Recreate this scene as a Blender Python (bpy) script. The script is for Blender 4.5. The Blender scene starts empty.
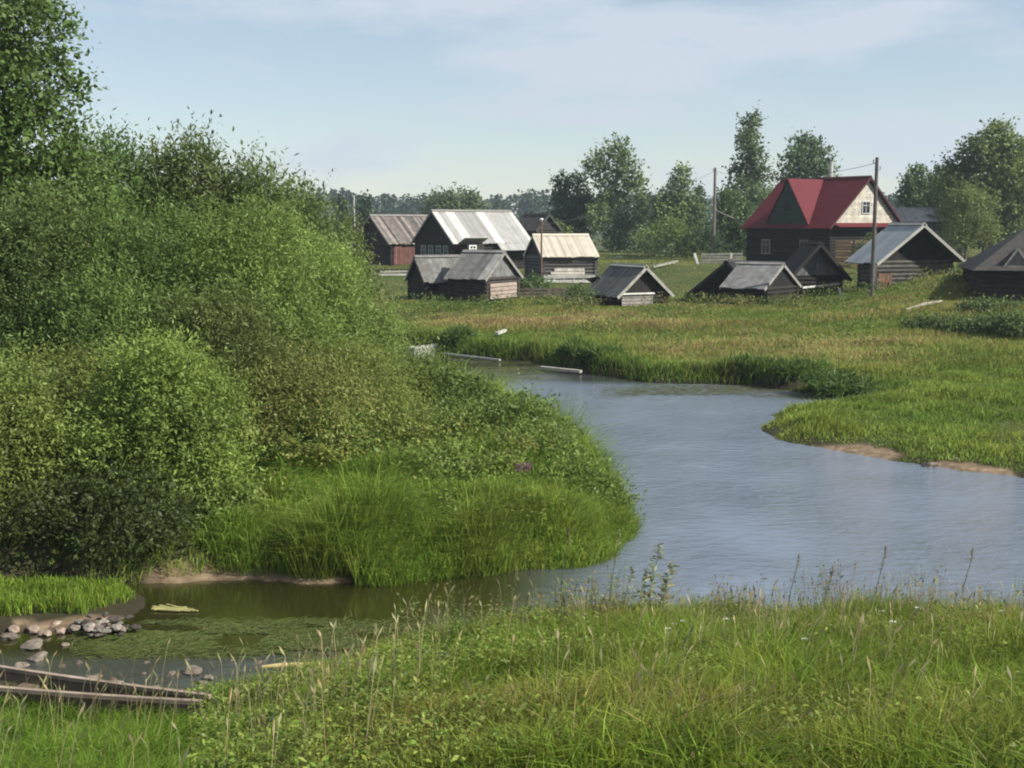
import bpy, bmesh, math, random
import numpy as np
R = np.random.default_rng(11)
random.seed(5)
SC = bpy.context.scene
COL = SC.collection
PI = math.pi

# ------------------------------------------------------------------ camera model
FPX, HOR, CZ = 1200.0, 225.0, 5.0
TH = math.atan((384 - HOR) / FPX)
CT, ST = math.cos(TH), math.sin(TH)
def ray(px, py):
    u, v = (px - 512) / FPX, (384 - py) / FPX
    return u, CT + v * ST, -ST + v * CT
def at(px, py, z=0.0):
    x, y, w = ray(px, py)
    t = (z - CZ) / w
    return (x * t, y * t)
def atY(px, py, Y):
    x, y, w = ray(px, py)
    t = Y / y
    return (x * t, Y, CZ + w * t)

# ------------------------------------------------------------------ maths helpers
def ss(x, a=0.0, b=1.0):
    t = np.clip((x - a) / (b - a), 0, 1)
    return t * t * (3 - 2 * t)
def nrm(v):
    return v / np.maximum(np.linalg.norm(v, axis=-1, keepdims=True), 1e-9)
LAT = R.random((256, 256))
def vnoise(x, y, s):
    x = np.asarray(x) / s + 500.3; y = np.asarray(y) / s + 500.7
    i, j = np.floor(x).astype(int), np.floor(y).astype(int)
    f, g = x - i, y - j
    f = f * f * (3 - 2 * f); g = g * g * (3 - 2 * g)
    a, b = LAT[i % 256, j % 256], LAT[(i + 1) % 256, j % 256]
    c, d = LAT[i % 256, (j + 1) % 256], LAT[(i + 1) % 256, (j + 1) % 256]
    return (a * (1 - f) + b * f) * (1 - g) + (c * (1 - f) + d * f) * g
def fbm(x, y, s):
    return .55 * vnoise(x, y, s) + .3 * vnoise(x + 31, y + 7, s / 2.1) + .15 * vnoise(x + 3, y + 71, s / 4.3)

def sdist(poly, x, y):
    P = np.array(poly, float); Q = np.roll(P, -1, 0)
    d = np.full(x.shape, 1e9); ins = np.zeros(x.shape, bool)
    for (ax, ay), (bx, by) in zip(P, Q):
        ex, ey = bx - ax, by - ay
        t = np.clip(((x - ax) * ex + (y - ay) * ey) / (ex * ex + ey * ey + 1e-12), 0, 1)
        d = np.minimum(d, np.hypot(x - ax - t * ex, y - ay - t * ey))
        c = ((ay > y) != (by > y))
        with np.errstate(divide='ignore', invalid='ignore'):
            xi = ax + (y - ay) * ex / (ey if ey else 1e-12)
        ins ^= c & (x < xi)
    return np.where(ins, d, -d)
def pline(pts, x, y):
    d = np.full(np.shape(x), 1e9)
    for (ax, ay), (bx, by) in zip(pts[:-1], pts[1:]):
        ex, ey = bx - ax, by - ay
        t = np.clip(((x - ax) * ex + (y - ay) * ey) / (ex * ex + ey * ey + 1e-12), 0, 1)
        d = np.minimum(d, np.hypot(x - ax - t * ex, y - ay - t * ey))
    return d

# ------------------------------------------------------------------ plan of the place (water level z = 0)
FAR = [(300, 19)] + [(60, 17.5)] + [at(*p) for p in [(1100, 483), (1024, 478), (1000, 474), (965, 471), (935, 466), (900, 462),
      (880, 458), (850, 454), (815, 447), (785, 439), (766, 428), (772, 416), (795, 408), (832, 404), (852, 401), (820, 396), (790, 391),
      (745, 386), (700, 384), (650, 383), (622, 378), (600, 375), (580, 371), (545, 363), (505, 360), (470, 357), (440, 353), (400, 350), (300, 345), (100, 343)]]
FAR += [(-300, 60), (-3000, 60), (-3000, 3000), (3000, 3000), (3000, 19)]
PEN = [at(*p) for p in [(626, 520), (612, 500), (588, 476), (552, 450), (515, 420), (470, 393), (430, 376), (392, 366), (300, 358), (100, 354)]]
PEN += [(-60, 44), (-60, 17)] + [at(*p) for p in [(-120, 578), (0, 578), (60, 576), (140, 584), (240, 583), (340, 583), (400, 583), (470, 576), (530, 570), (580, 566), (606, 556), (622, 538)]]
NEAR = [at(*p) for p in [(-400, 716), (-60, 716), (40, 712), (120, 710), (200, 708), (250, 702), (290, 694), (335, 674), (390, 657), (450, 645), (520, 640), (600, 640),
       (700, 636), (850, 634), (1024, 634), (1300, 630)]] + [(60, 12.5), (60, -60), (-60, -60), (-60, 10)]
ISL = [at(*p) for p in [(-200, 590), (-20, 588), (70, 585), (125, 588), (147, 598), (150, 608), (120, 622), (90, 634), (40, 632), (-20, 636), (-200, 650)]]
SAND = [([at(815, 446, .08), at(850, 448, .1), at(885, 453, .1)], .42), ([at(945, 464, .08), at(975, 466, .1), at(1003, 470, .1)], .3),
        ([at(20, 626, .05), at(80, 624, .05), at(130, 617, .05)], .12)]

BLD = {  # X, Y, yaw(deg), roof length, roof width, ground z, eave z, ridge z
 'B1': (-9.12, 100, 36.9, 6.0, 6.0, 2.0, 3.46, 5.72), 'B2': (-3.02, 92, 37.5, 7.43, 5.63, 1.5, 3.62, 6.01),
 'B3': (-3.9, 64, 24.6, 2.7, 2.99, 1.28, 2.03, 3.30), 'B4': (-1.45, 62.3, -31.4, 2.5, 3.64, 1.27, 2.26, 3.60),
 'B5': (3.06, 76, 13.7, 3.63, 4.6, 1.76, 3.03, 4.33), 'B6': (5.62, 58, -64.2, 3.17, 3.11, 1.2, 1.64, 3.02),
 'B7': (12.01, 58, -39.2, 2.33, 3.82, 1.2, 2.02, 3.13), 'B7b': (10.9, 60.6, -108, 2.2, 4.5, 1.15, 1.25, 3.15), 'B8': (14.75, 59.4, -74, 1.7, 3.5, 1.35, 2.3, 4.08),
 'B9': (19.0, 58.2, -72, 2.6, 5.0, 1.82, 3.19, 5.0), 'RH': (22.62, 88, -54, 8.1, 8.4, 2.5, 4.75, 8.29)}
CTRL = [(b[0], b[1], b[5] - .12) for b in BLD.values()]
for px, py, Y in [(650, 342, 46), (650, 320, 51), (500, 312, 54), (500, 340, 48), (800, 335, 47), (800, 312, 52), (950, 345, 42), (950, 308, 51), (1010, 300, 55),
                  (1000, 380, 35), (900, 415, 29), (960, 420, 28.5), (700, 362, 41.5), (420, 322, 55), (350, 300, 65), (600, 345, 46), (860, 290, 57), (940, 275, 57),
                  (945, 271, 56.2), (957, 265, 57.2), (932, 284, 55.3), (985, 262, 66), (1100, 300, 55), (1100, 380, 35), (720, 305, 57), (560, 300, 62), (900, 330, 46), (640, 262, 84), (700, 264, 80), (400, 275, 88), (600, 262, 90), (990, 304, 51.5), (1025, 305, 51.5), (620, 309, 56), (660, 307, 56.5), (700, 308, 56.5), (760, 308, 56), (430, 300, 62), (470, 303, 60), (800, 302, 57), (870, 299, 55.5)]:
    p = atY(px, py, Y); CTRL.append(p)
CTRL += [(-40, 60, .9), (-60, 110, 1.8), (60, 110, 2.9), (0, 125, 2.3), (40, 120, 2.7), (-30, 125, 1.8), (-80, 220, 1.6), (80, 220, 2.6), (0, 320, 2), (200, 300, 2.5), (-200, 300, 2), (0, 700, 2), (50, 60, 2.2), (60, 40, 1.2)]
CTRL = np.array(CTRL)
def far_h(x, y):
    num = np.zeros(x.shape); den = np.zeros(x.shape)
    for cx, cy, cz in CTRL:
        w = 1 / ((x - cx) ** 2 + (y - cy) ** 2 + 4.0) ** 1.7
        num += w * cz; den += w
    return num / den
def smin(a, b, k):
    h = np.clip(.5 + .5 * (b - a) / k, 0, 1)
    return b * (1 - h) + a * h - k * h * (1 - h)
def land(x, y):
    """height, region id, signed distance to the water's edge"""
    x = np.asarray(x, float); y = np.asarray(y, float)
    wob = (fbm(x, y, 1.7) - .5) * .5 + (fbm(x + 9, y, .6) - .5) * .18
    dF, dP, dN, dI = (sdist(p, x, y) + wob * s for p, s in ((FAR, 1.), (PEN, 1.0), (NEAR, .6), (ISL, .5)))
    r = np.hypot(x, y) + 1e-6
    u = x / np.maximum(np.abs(y), .5)
    kF = .16 + .9 * ss(y, 36, 39) * (1 - .6 * ss(x, -6, -14))
    cut = (y > 36.5) * np.maximum(ss(u, .035, .05) * (1 - ss(u, .085, .10)), ss(u, .17, .19) * (1 - ss(u, .29, .33)))
    kF = kF + 2.2 * cut
    zF = smin(far_h(x, y) + (fbm(x, y, 5) - .5) * .25, .02 + kF * dF, .25)
    zP = smin(.42 + .3 * ss(dP, 0, 6) + (fbm(x, y, 2.5) - .5) * .25, .02 + .55 * dP, .2)
    slope = .232 + .062 * ss(-u, .02, .30)
    zN = np.where(y > 0, 3.4 - slope * np.maximum(y, 0), 3.4) + (fbm(x, y, 3.) - .5) * .22
    zN = smin(np.maximum(zN, .12), .01 + .5 * dN, .15)
    zI = smin(np.full(x.shape, .13), .02 + .25 * dI, .08)
    D = np.stack([dF, dP, dN, dI]); Z = np.stack([zF, zP, zN, zI])
    reg = D.argmax(0); d = D.max(0)
    z = np.take_along_axis(Z, reg[None], 0)[0]
    z = np.where(d > 0, np.maximum(z, .005), -.02 - .35 * np.clip(-d, 0, 1.6))
    return z, reg, d
def H(x, y):
    return float(land(np.array([x]), np.array([y]))[0][0])
def sandmask(x, y):
    m = np.zeros(np.shape(x))
    for pl, w in SAND:
        m = np.maximum(m, 1 - ss(pline(pl, x, y) + (fbm(x, y, .5) - .5) * (.4 if w > .2 else .12), w * .7, w * 1.15))
    return m

# ------------------------------------------------------------------ object helpers
class MB:
    def __init__(s): s.v, s.f, s.c, s.n = [], [], [], 0
    def add(s, verts, faces, col):
        s.v += [tuple(map(float, p)) for p in verts]; s.f += [tuple(i + s.n for i in f) for f in faces]
        s.c += [tuple(col)] * len(verts); s.n += len(verts); return s
    def box(s, c, a, b, d, col):
        c, a, b, d = (np.array(q, float) for q in (c, a, b, d))
        V = [c + i * a + j * b + k * d for k in (-1, 1) for j in (-1, 1) for i in (-1, 1)]
        F = [(0, 2, 3, 1), (4, 5, 7, 6), (0, 1, 5, 4), (2, 6, 7, 3), (0, 4, 6, 2), (1, 3, 7, 5)]
        if np.dot(np.cross(a, b), d) < 0: F = [f[::-1] for f in F]
        return s.add(V, F, col)
    def bar(s, p, q, w, t, col, up=(0, 0, 1)):
        p, q = np.array(p, float), np.array(q, float)
        a = (q - p) / 2; n = a / np.linalg.norm(a); up = np.array(up, float)
        b = np.cross(up, n); b = b / max(np.linalg.norm(b), 1e-6)
        d = np.cross(n, b)
        return s.box((p + q) / 2, a, b * w / 2, d * t / 2, col)
    def tube(s, pts, rad, col, sides=7, cap=True):
        pts = [np.array(p, float) for p in pts]; V, F = [], []
        ref = np.array([.31, .95, .05])
        for i, p in enumerate(pts):
            t = pts[min(i + 1, len(pts) - 1)] - pts[max(i - 1, 0)]; t = t / np.linalg.norm(t)
            a = np.cross(t, ref if abs(np.dot(t, ref)) < .95 else np.array([1., 0, 0])); a /= np.linalg.norm(a); b = np.cross(t, a)
            for k in range(sides):
                an = 2 * PI * k / sides
                V.append(p + (a * math.cos(an) + b * math.sin(an)) * rad[i])
        for i in range(len(pts) - 1):
            for k in range(sides):
                F.append((i * sides + k, i * sides + (k + 1) % sides, (i + 1) * sides + (k + 1) % sides, (i + 1) * sides + k))
        if cap:
            F.append(tuple(range(sides))[::-1]); F.append(tuple((len(pts) - 1) * sides + k for k in range(sides)))
        return s.add(V, F, col)
    def build(s, name, mat, parent=None):
        me = bpy.data.meshes.new(name); me.from_pydata(s.v, [], s.f)
        at_ = me.attributes.new('tint', 'FLOAT_COLOR', 'POINT')
        at_.data.foreach_set('color', np.array([c + (1.,) for c in s.c], np.float32).ravel())
        me.materials.append(mat); me.update()
        o = bpy.data.objects.new(name, me); COL.objects.link(o)
        if parent: o.parent = parent
        return o
def npmesh(name, V, nper, cols, mat, parent=None, polys=((0, 1, 2, 3),)):
    """V: (N, nper, 3) repeated little shapes, polys: faces of each; one mesh"""
    N = V.shape[0]
    me = bpy.data.meshes.new(name)
    me.vertices.add(N * nper); me.vertices.foreach_set('co', V.astype(np.float32).ravel())
    loops = np.concatenate([np.array(p) for p in polys])
    lt = np.array([len(p) for p in polys]); ls0 = np.cumsum(lt) - lt; LP = int(lt.sum())
    me.loops.add(N * LP); me.polygons.add(N * len(polys))
    me.loops.foreach_set('vertex_index', (loops[None] + np.arange(N)[:, None] * nper).astype(np.int32).ravel())
    me.polygons.foreach_set('loop_start', (ls0[None] + np.arange(N)[:, None] * LP).astype(np.int32).ravel())
    me.update(calc_edges=True)
    a = me.attributes.new('tint', 'FLOAT_COLOR', 'POINT')
    c = np.ones((N, nper, 4), np.float32); c[:, :, :3] = cols[:, None, :] if cols.ndim == 2 else cols
    a.data.foreach_set('color', np.clip(c, 0.002, 1).ravel())
    me.materials.append(mat)
    o = bpy.data.objects.new(name, me); COL.objects.link(o)
    if parent: o.parent = parent
    return o
def tag(o, label=None, cat=None, group=None, kind=None):
    if label: o['label'] = label
    if cat: o['category'] = cat
    if group: o['group'] = group
    if kind: o['kind'] = kind
    return o
def thing(name, label, cat, loc=(0, 0, 0), rz=0, group=None):
    o = bpy.data.objects.new(name, None); COL.objects.link(o)
    o.location = loc; o.rotation_euler = (0, 0, rz); o.empty_display_size = .3
    return tag(o, label, cat, group)

# ------------------------------------------------------------------ materials
def mat(name):
    m = bpy.data.materials.new(name); m.use_nodes = True
    nt = m.node_tree; nt.nodes.clear()
    out = nt.nodes.new('ShaderNodeOutputMaterial')
    return m, nt, out
def N(nt, t, **k):
    n = nt.nodes.new(t)
    for a, b in k.items(): setattr(n, a, b)
    return n
def foliage_mat(name, trans=.35, rough=.5, spec=.35, nscale=.6):
    m, nt, out = mat(name); L = nt.links.new
    a = N(nt, 'ShaderNodeAttribute', attribute_name='tint')
    geo = N(nt, 'ShaderNodeNewGeometry')
    no = N(nt, 'ShaderNodeTexNoise'); no.inputs['Scale'].default_value = nscale; no.inputs['Detail'].default_value = 3
    L(geo.outputs['Position'], no.inputs['Vector'])
    mr = N(nt, 'ShaderNodeMapRange'); mr.inputs['From Min'].default_value = .3; mr.inputs['From Max'].default_value = .7; mr.inputs['To Min'].default_value = .8; mr.inputs['To Max'].default_value = 1.2
    L(no.outputs['Fac'], mr.inputs['Value'])
    hs = N(nt, 'ShaderNodeHueSaturation'); L(a.outputs['Color'], hs.inputs['Color']); L(mr.outputs['Result'], hs.inputs['Value'])
    p = N(nt, 'ShaderNodeBsdfPrincipled'); p.inputs['Roughness'].default_value = rough; p.inputs['Specular IOR Level'].default_value = spec
    L(hs.outputs['Color'], p.inputs['Base Color'])
    t = N(nt, 'ShaderNodeBsdfTranslucent')
    h2 = N(nt, 'ShaderNodeHueSaturation'); h2.inputs['Hue'].default_value = .485; h2.inputs['Value'].default_value = 1.35
    L(hs.outputs['Color'], h2.inputs['Color']); L(h2.outputs['Color'], t.inputs['Color'])
    mx = N(nt, 'ShaderNodeMixShader'); mx.inputs[0].default_value = trans
    L(p.outputs[0], mx.inputs[1]); L(t.outputs[0], mx.inputs[2]); L(mx.outputs[0], out.inputs['Surface'])
    return m
def wood_mat(name, rough=.85, spec=.25, lo=.6, hi=1.35, sc=3., metal=0.):
    m, nt, out = mat(name); L = nt.links.new
    a = N(nt, 'ShaderNodeAttribute', attribute_name='tint')
    tc = N(nt, 'ShaderNodeTexCoord')
    no = N(nt, 'ShaderNodeTexNoise'); no.inputs['Scale'].default_value = sc; no.inputs['Detail'].default_value = 6; no.inputs['Roughness'].default_value = .65
    L(tc.outputs['Object'], no.inputs['Vector'])
    mr = N(nt, 'ShaderNodeMapRange'); mr.inputs['From Min'].default_value = .3; mr.inputs['From Max'].default_value = .7; mr.inputs['To Min'].default_value = lo; mr.inputs['To Max'].default_value = hi
    L(no.outputs['Fac'], mr.inputs['Value'])
    hs = N(nt, 'ShaderNodeHueSaturation'); L(a.outputs['Color'], hs.inputs['Color']); L(mr.outputs['Result'], hs.inputs['Value'])
    p = N(nt, 'ShaderNodeBsdfPrincipled'); p.inputs['Roughness'].default_value = rough; p.inputs['Specular IOR Level'].default_value = spec
    p.inputs['Metallic'].default_value = metal
    L(hs.outputs['Color'], p.inputs['Base Color'])
    bp = N(nt, 'ShaderNodeBump'); bp.inputs['Strength'].default_value = .35; bp.inputs['Distance'].default_value = .03
    L(no.outputs['Fac'], bp.inputs['Height']); L(bp.outputs['Normal'], p.inputs['Normal'])
    L(p.outputs[0], out.inputs['Surface'])
    return m
M_LEAF = foliage_mat('foliage', .38, .5, .2)
M_FARLEAF = foliage_mat('far_foliage', .25, .6, .2, .25)
M_GRASS = foliage_mat('grass_blades', .42, .6, .1, .8)
M_WOOD = wood_mat('weathered_wood')
M_BARK = wood_mat('bark', .9, .15, .5, 1.4, 6)
M_METAL = wood_mat('sheet_roofing', .7, .15, .85, 1.12, 1.5)
M_STONE = wood_mat('stone', .85, .25, .6, 1.35, 8)
M_SOIL = None
def plain(name, col, rough=.5):
    m, nt, out = mat(name)
    p = N(nt, 'ShaderNodeBsdfPrincipled'); p.inputs['Base Color'].default_value = (*col, 1); p.inputs['Roughness'].default_value = rough
    nt.links.new(p.outputs[0], out.inputs['Surface']); return m
M_GLASS = plain('window_glass', (.02, .025, .03), .08)

def ground_mat():
    m, nt, out = mat('ground_soil_and_turf'); L = nt.links.new
    geo = N(nt, 'ShaderNodeNewGeometry')
    n1 = N(nt, 'ShaderNodeTexNoise'); n1.inputs['Scale'].default_value = .18; n1.inputs['Detail'].default_value = 6
    n2 = N(nt, 'ShaderNodeTexNoise'); n2.inputs['Scale'].default_value = 6; n2.inputs['Detail'].default_value = 8
    for n in (n1, n2): L(geo.outputs['Position'], n.inputs['Vector'])
    cr = N(nt, 'ShaderNodeValToRGB'); e = cr.color_ramp.elements
    e[0].position = .35; e[0].color = (.045, .075, .016, 1); e[1].position = .65; e[1].color = (.10, .10, .035, 1)
    L(n1.outputs['Fac'], cr.inputs['Fac'])
    mx = N(nt, 'ShaderNodeMixRGB', blend_type='MULTIPLY'); mx.inputs['Fac'].default_value = .6
    L(cr.outputs['Color'], mx.inputs['Color1']); L(n2.outputs['Color'], mx.inputs['Color2'])
    a = N(nt, 'ShaderNodeAttribute', attribute_name='sand_mud_shade')
    sp = N(nt, 'ShaderNodeSeparateColor'); L(a.outputs['Color'], sp.inputs['Color'])
    mud_shade = N(nt, 'ShaderNodeMixRGB'); mud_shade.inputs['Color2'].default_value = (.024, .019, .013, 1)  # wet mud tone, deepened to carry painted shade on the banks as well
    L(sp.outputs['Green'], mud_shade.inputs['Fac']); L(mx.outputs['Color'], mud_shade.inputs['Color1'])
    sr = N(nt, 'ShaderNodeValToRGB'); e = sr.color_ramp.elements
    e[0].color = (.10, .07, .045, 1); e[1].color = (.26, .19, .12, 1); e[0].position = .3; e[1].position = .7
    L(n2.outputs['Fac'], sr.inputs['Fac'])
    sa = N(nt, 'ShaderNodeMixRGB'); L(sp.outputs['Red'], sa.inputs['Fac']); L(mud_shade.outputs['Color'], sa.inputs['Color1']); L(sr.outputs['Color'], sa.inputs['Color2'])
    p = N(nt, 'ShaderNodeBsdfPrincipled'); p.inputs['Roughness'].default_value = .95; p.inputs['Specular IOR Level'].default_value = .15
    L(sa.outputs['Color'], p.inputs['Base Color'])
    bp = N(nt, 'ShaderNodeBump'); bp.inputs['Strength'].default_value = .5; bp.inputs['Distance'].default_value = .05
    L(n2.outputs['Fac'], bp.inputs['Height']); L(bp.outputs['Normal'], p.inputs['Normal'])
    L(p.outputs[0], out.inputs['Surface'])
    return m
def water_mat():
    m, nt, out = mat('river_water'); L = nt.links.new
    geo = N(nt, 'ShaderNodeNewGeometry')
    mp = N(nt, 'ShaderNodeMapping'); mp.inputs['Scale'].default_value = (1.0, 1.9, 1); mp.inputs['Rotation'].default_value = (0, 0, .5)
    L(geo.outputs['Position'], mp.inputs['Vector'])
    n1 = N(nt, 'ShaderNodeTexNoise'); n1.inputs['Scale'].default_value = 3.0; n1.inputs['Detail'].default_value = 9; n1.inputs['Roughness'].default_value = .6
    L(mp.outputs['Vector'], n1.inputs['Vector'])
    # calm stretches (sheltered by the banks) against wind-ruffled open water
    n2 = N(nt, 'ShaderNodeTexNoise'); n2.inputs['Scale'].default_value = .4; n2.inputs['Detail'].default_value = 5
    L(geo.outputs['Position'], n2.inputs['Vector'])
    at_ = N(nt, 'ShaderNodeAttribute', attribute_name='ruffle_sky_tone')
    sp = N(nt, 'ShaderNodeSeparateColor'); L(at_.outputs['Color'], sp.inputs['Color'])
    mr = N(nt, 'ShaderNodeMapRange'); mr.inputs['From Min'].default_value = .35; mr.inputs['From Max'].default_value = .65; mr.inputs['To Min'].default_value = .2; mr.inputs['To Max'].default_value = 1.0
    L(n2.outputs['Fac'], mr.inputs['Value'])
    mu = N(nt, 'ShaderNodeMath', operation='MULTIPLY'); L(mr.outputs['Result'], mu.inputs[0]); L(sp.outputs['Red'], mu.inputs[1])
    bp = N(nt, 'ShaderNodeBump'); bp.inputs['Distance'].default_value = .2
    L(mu.outputs[0], bp.inputs['Strength']); L(n1.outputs['Fac'], bp.inputs['Height'])
    p = N(nt, 'ShaderNodeBsdfPrincipled')
    mxc = N(nt, 'ShaderNodeMixRGB'); mxc.inputs['Color1'].default_value = (.022, .022, .006, 1); mxc.inputs['Color2'].default_value = (.125, .152, .195, 1)  # pale blue body colour puts reflected sky brightness into the open water
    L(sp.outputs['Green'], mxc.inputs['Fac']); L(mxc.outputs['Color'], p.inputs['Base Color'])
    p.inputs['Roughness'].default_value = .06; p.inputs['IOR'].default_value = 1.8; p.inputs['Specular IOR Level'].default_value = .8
    L(bp.outputs['Normal'], p.inputs['Normal']); L(p.outputs[0], out.inputs['Surface'])
    return m

# ------------------------------------------------------------------ ground and water
def fan(angs, rads, zf):
    A, Rr = np.meshgrid(angs, rads)
    x, y = Rr * np.sin(A), Rr * np.cos(A)
    return x.ravel(), y.ravel()
angs = np.radians(np.concatenate([np.arange(-180, -36, 6), np.arange(-36, 36, .3), np.arange(36, 180, 6)]))
rads = [1.5]
while rads[-1] < 720: rads.append(rads[-1] * (1.012 if rads[-1] < 130 else 1.08))
rads = np.array(rads)
gx, gy = fan(angs, rads, None)
gz, greg, gd = land(gx, gy)
na, nr = len(angs), len(rads)
me = bpy.data.meshes.new('ground')
V = np.stack([gx, gy, gz], 1)
V = np.vstack([V, [[0, 0, 3.4]]])
faces = []
for i in range(nr - 1):
    for j in range(na):
        k = (j + 1) % na
        faces.append((i * na + j, (i + 1) * na + j, (i + 1) * na + k, i * na + k)[::-1])
for j in range(na): faces.append((len(V) - 1, (j + 1) % na, j))
me.from_pydata(V.tolist(), [], faces)
w_ = np.zeros((len(V), 4), np.float32); w_[:, 3] = 1
w_[:-1, 0] = sandmask(gx, gy) * (gd > -.5); gpx = 512 + FPX * gx / np.maximum(gy, .5)
w_[:-1, 0] = np.maximum(w_[:-1, 0], (greg == 1) * (gy > 10) * (gd > -.1) * (1 - ss(gd, .2, .3)) * ss(gpx, 130, 145) * (1 - ss(gpx, 335, 352)) * .9)
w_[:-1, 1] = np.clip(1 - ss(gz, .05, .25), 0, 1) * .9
w_[:-1, 1] = np.maximum(w_[:-1, 1], (greg == 1) * .5)  # darkens the point's ground, painting in the shade under its bushes
w_[:-1, 1] = np.maximum(w_[:-1, 1], (greg == 0) * (gy > 36) * (1 - ss(gd, .35, .7)))  # dark band paints the shade below the overhanging far bank into the soil
a_ = me.attributes.new('sand_mud_shade', 'FLOAT_COLOR', 'POINT'); a_.data.foreach_set('color', w_.ravel())
for p_ in me.polygons: p_.use_smooth = True
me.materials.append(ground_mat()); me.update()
g = bpy.data.objects.new('ground', me); COL.objects.link(g)
tag(g, 'grassy river banks and meadow rising to the village', 'ground', kind='structure')

wx = np.arange(-70, 70.1, .5); wy = np.arange(9.5, 62, .5)
wx = np.arange(-70, 70.1, .4); wy = np.concatenate([np.arange(9.5, 20, .15), np.arange(20, 62, .5)])
WX, WY = np.meshgrid(wx, wy); wxr, wyr = WX.ravel(), WY.ravel()
wf = [(j * len(wx) + i, j * len(wx) + i + 1, (j + 1) * len(wx) + i + 1, (j + 1) * len(wx) + i) for j in range(len(wy) - 1) for i in range(len(wx) - 1)]
me = bpy.data.meshes.new('water'); me.from_pydata(np.stack([wxr, wyr, 0 * wxr], 1).tolist(), [], wf)
pcr = at(560, 590); open_ = np.zeros((len(wxr), 4), np.float32); open_[:, 3] = 1
u_ = wxr / wyr
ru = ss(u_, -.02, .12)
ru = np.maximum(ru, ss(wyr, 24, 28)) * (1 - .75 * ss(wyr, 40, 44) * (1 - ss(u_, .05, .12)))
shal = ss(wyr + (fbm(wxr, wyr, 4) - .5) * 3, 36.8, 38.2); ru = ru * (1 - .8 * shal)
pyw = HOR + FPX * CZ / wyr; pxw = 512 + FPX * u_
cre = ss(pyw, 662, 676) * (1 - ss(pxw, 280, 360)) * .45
open_[:, 0] = .03 + .70 * ru + cre; open_[:, 1] = np.maximum(ru, cre * .35)  # red drives the ripples, green the painted sky tone
a_ = me.attributes.new('ruffle_sky_tone', 'FLOAT_COLOR', 'POINT'); a_.data.foreach_set('color', open_.ravel())
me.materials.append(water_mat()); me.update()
w = bpy.data.objects.new('water', me); COL.objects.link(w)
tag(w, 'river bending past the bushes, grey blue and ruffled, calm and brown at the left', 'river', kind='structure')

# ------------------------------------------------------------------ grass
def blades(name, x, y, z, h, wd, tint, mt=M_GRASS, bend=.35, wind=(.25, -.1), parent=None, droop=1.0):
    n = len(x)
    az = R.random(n) * 2 * PI
    side = np.stack([np.cos(az), np.sin(az), 0 * az], 1)
    la = R.random(n) * 2 * PI; lm = bend * (.3 + .9 * R.random(n))
    lean = np.stack([np.cos(la) * lm + wind[0] * bend, np.sin(la) * lm + wind[1] * bend, 0 * la], 1)
    B = np.stack([x, y, z], 1); h = h[:, None]; wd = wd[:, None]
    mid = B + lean * h * .35 + np.array([0, 0, 1]) * h * .6
    tip = B + lean * h * 1.1 + np.array([0, 0, 1]) * h * (1 - .28 * droop * np.minimum(1, np.linalg.norm(lean, axis=1, keepdims=True) * 2))
    V = np.stack([B - side * wd * .5, B + side * wd * .5, mid + side * wd * .42, mid - side * wd * .42, tip], 1)
    return npmesh(name, V, 5, tint, mt, parent, ((0, 1, 2, 3), (3, 2, 4)))
def mixc(a, b, t):
    return np.array(a)[None] * (1 - t[:, None]) + np.array(b)[None] * t[:, None]
def polar(n, r0, r1, a0, a1, power=1.0):
    r = r0 + (r1 - r0) * R.random(n) ** power
    a = np.radians(a0 + (a1 - a0) * R.random(n))
    return r * np.sin(a), r * np.cos(a)
GREEN, LUSH, OLIVE, DRY, RUST = (.125, .185, .022), (.112, .185, .022), (.175, .19, .036), (.30, .25, .12), (.22, .14, .06)
def var(t, s=.18):
    n = len(t); return np.clip(t * (1 + s * R.standard_normal((n, 1))) * (1 + .06 * R.standard_normal((n, 3))), .004, 1)

# near bank
x, y = polar(380000, 5.5, 18.5, -31, 31, .8)
z, rg, d = land(x, y)
k = (rg == 2) & (d > -.08)
dens = .45 + .9 * fbm(x, y, .35)
k &= R.random(len(x)) < dens
x, y, z, d = x[k], y[k], z[k], d[k]
u = x / y
clump = fbm(x, y, .55); big = fbm(x + 50, y, 2.2)
h = (.14 + .36 * clump) * (.7 + .6 * R.random(len(x))) * (.85 + .5 * ss(u, -.1, .1))
lush = ss(-u, .12, .3)
tc = mixc(GREEN, OLIVE, ss(big, .35, .65))
tc = tc * (1 - lush[:, None]) + np.array(LUSH) * lush[:, None]
dry = (R.random(len(x)) < .03 + .06 * ss(big, .5, .7)) & (R.random(len(x)) > lush * .8)
crest = ss(14.5 - np.abs(y - 14.8), 13.2, 14.5) * ss(u, .05, .2) * (R.random(len(x)) < .45)
tc = np.where(dry[:, None], np.array(DRY), tc)
tc = np.where((crest > .4)[:, None], np.array(RUST) * 1.1, tc)
tag(blades('bank_grass', x, y, z - .02, h, .005 + .007 * R.random(len(x)), var(tc * 1.02, .3), bend=.9), 'long tangled grass covering the near bank', 'grass', kind='stuff')
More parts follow.
